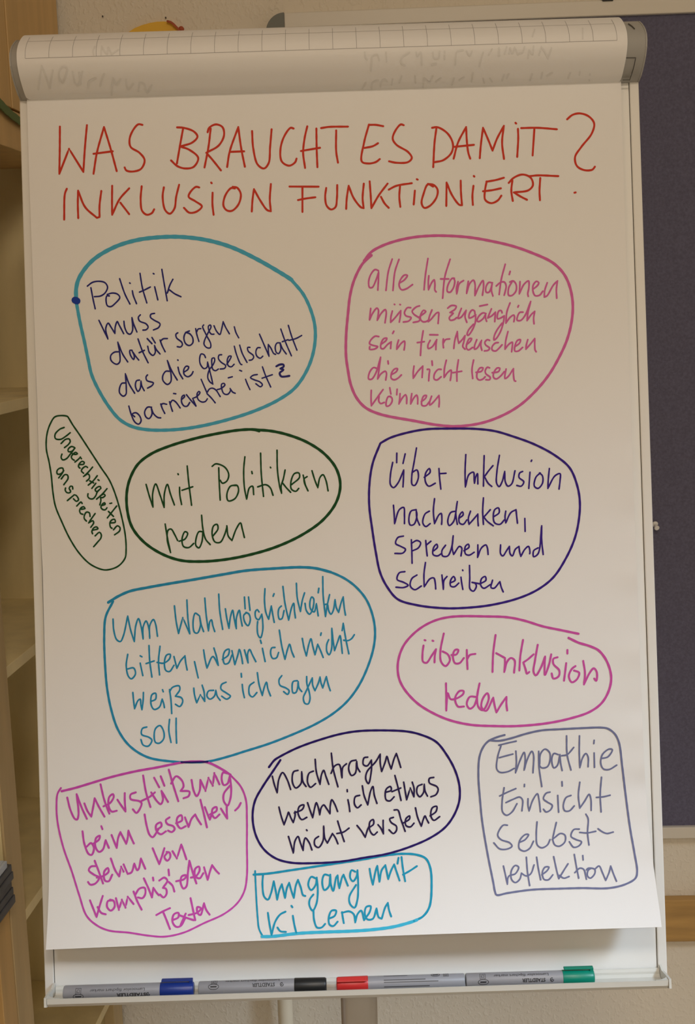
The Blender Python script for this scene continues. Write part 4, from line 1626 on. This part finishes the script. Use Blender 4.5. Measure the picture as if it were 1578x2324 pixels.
def mark_lines(pts, width, place, vs, fs):
    hw_ = width / 2
    for a, b in zip(pts, pts[1:]):
        dx, dy = b[0] - a[0], b[1] - a[1]
        L = math.hypot(dx, dy)
        if L < 1e-6:
            continue
        ex, ey = dx / L * hw_ * 0.9, dy / L * hw_ * 0.9
        nx, ny = -dy / L * hw_, dx / L * hw_
        n = max(1, int(L / 0.8))
        k = len(vs)
        for i in range(n + 1):
            t = i / n
            x = a[0] - ex + (dx + 2 * ex) * t
            y = a[1] - ey + (dy + 2 * ey) * t
            vs += [place((x + nx, y + ny)), place((x - nx, y - ny))]
        for i in range(n):
            q = k + 2 * i
            fs.append((q, q + 1, q + 3, q + 2))


def clip(parent, mat, ua, ub, th, root_at_b):
    """pocket clip: a bar along the cap, joined at one end"""
    d = Vector((0, 0, 0))
    er = BV * math.sin(th) + BN * math.cos(th)
    et = BV * math.cos(th) - BN * math.sin(th)
    c0 = bp(0, MVC, MH)
    def fnb(u, q, r):
        return c0 + BU * u + et * q + er * r
    o = box('clip', fnb, (min(ua, ub), -0.0028, MR + 0.0022), (max(ua, ub), 0.0028, MR + 0.0042), mat, parent, bev=0.0007)
    rt = (ub, ub - math.copysign(0.004, ub - ua))
    box('clip_root', fnb, (min(rt), -0.0026, MR - 0.001), (max(rt), 0.0026, MR + 0.0030), mat, o, bev=0.0005)


def marker(label, xa, xb, cap_left, xc, capmat, clip_th):
    """body between photo x positions, the cap on one side from xc on"""
    ua, ub, uc = ux(xa), ux(xb), ux(xc)
    o = thing('marker', label, 'marker', bp((ua + ub) / 2, MVC - MR, MH), 'flipchart markers in the tray')
    base = bp(ua, MVC, MH)
    L = ub - ua
    c = uc - ua
    if cap_left:
        lathe('body', base + BU * (c - 0.004), BU, [(0, MR * 0.9), (0.003, MR * 0.9), (0.0031, MR), (L - c + 0.0025, MR), (L - c + 0.0036, MR * 0.93), (L - c + 0.004, MR * 0.8)], M['body'], o, seg=40)
        cp = lathe('cap', base, BU, [(0, MR * 0.86), (0.0006, MR * 0.96), (0.002, MR * 1.03), (c - 0.0006, MR * 1.07), (c, MR * 1.03)], capmat, o, seg=40)
        if clip_th is not None:
            clip(cp, capmat, ub - L + c - 0.0015, ua + 0.0005, clip_th, True)
    else:
        lathe('body', base, BU, [(0, MR * 0.8), (0.0004, MR * 0.93), (0.0015, MR), (c, MR), (c + 0.0001, MR * 0.9), (c + 0.003, MR * 0.9)], M['body'], o, seg=40)
        cp = lathe('cap', base + BU * c, BU, [(0, MR * 1.03), (0.0006, MR * 1.07), (L - c - 0.002, MR * 1.03), (L - c - 0.0006, MR * 0.96), (L - c, MR * 0.86)], capmat, o, seg=40)
        if clip_th is not None:
            clip(cp, capmat, ua + c + 0.0015, ub - 0.0008, clip_th, True)
    return o


R_ = math.radians
blue = marker('grey marker with a blue cap, first from the left in the pen tray', 141, 438, False, 362, M['blue'], R_(84))
black = marker('grey marker with a black cap lying between the blue and the red one', 449, 741, False, 668, M['black'], None)
red = marker('grey marker with a red cap at its left end lying in the tray', 764, 1057, True, 836, M['redcap'], R_(46))
green = marker('grey marker with a green cap, last on the right in the pen tray', 1059, 1352, False, 1280, M['greencap'], R_(82))
for o, xs, xe, ys, s_, e_, th2, xh, xbx, xel in (
        (blue, 328, 203, R_(29), 331, 264, R_(-10), 335.5, 177, 177),
        (black, 634, 510, R_(76), 624, 572, R_(35), 640, 485.5, 484.5),
        (green, 1247, 1122, R_(50), 1239, 1186, R_(8), 1254, 1097, 1098)):
    bdy = [c for c in o.children if c.name.startswith('body')][0]
    lettering('product_lettering', 'Lumocolor flipchart marker', xs, xe, ys, 0.0030, bdy)
    lettering('brand_lettering', 'STAEDTLER', s_, e_, th2, 0.0036, bdy, bold=True)
    ring_marks(bdy, xh, th2, 7, 0.0036, 'head')
    ring_marks(bdy, xbx, ys, 12, 0.0058, 'box')
    ring_marks(bdy, xel, th2 - R_(3), 23, 0.0056, 'ellipse')
bdy = [c for c in red.children if c.name.startswith('body')][0]
vs, fs = [], []
rnd = random.Random(3)
for th, xa, xb, hgt in ((R_(84), 873, 925, 1.0), (R_(42), 873, 967, 0.95), (R_(25), 873, 995, 0.95), (R_(-9), 873, 975, 0.95)):
    x = xa
    while x < xb:
        wd = rnd.uniform(4, 11)
        mark_lines([(ux(x) * 1000, 0), (ux(min(x + wd, xb)) * 1000, 0)], hgt, lambda p, th=th: on_marker(p[0] * 0.001, th - p[1] * 0.001 / MR), vs, fs)
        x += wd + 1.6
flat('fine_print', vs, fs, M['small_print'], bdy, 'lines of fine print')
ring_marks(bdy, 990, R_(80), 19, 0.0050, 'ellipse')
ring_marks(bdy, 1014, R_(78), 11, 0.0050, 'box')
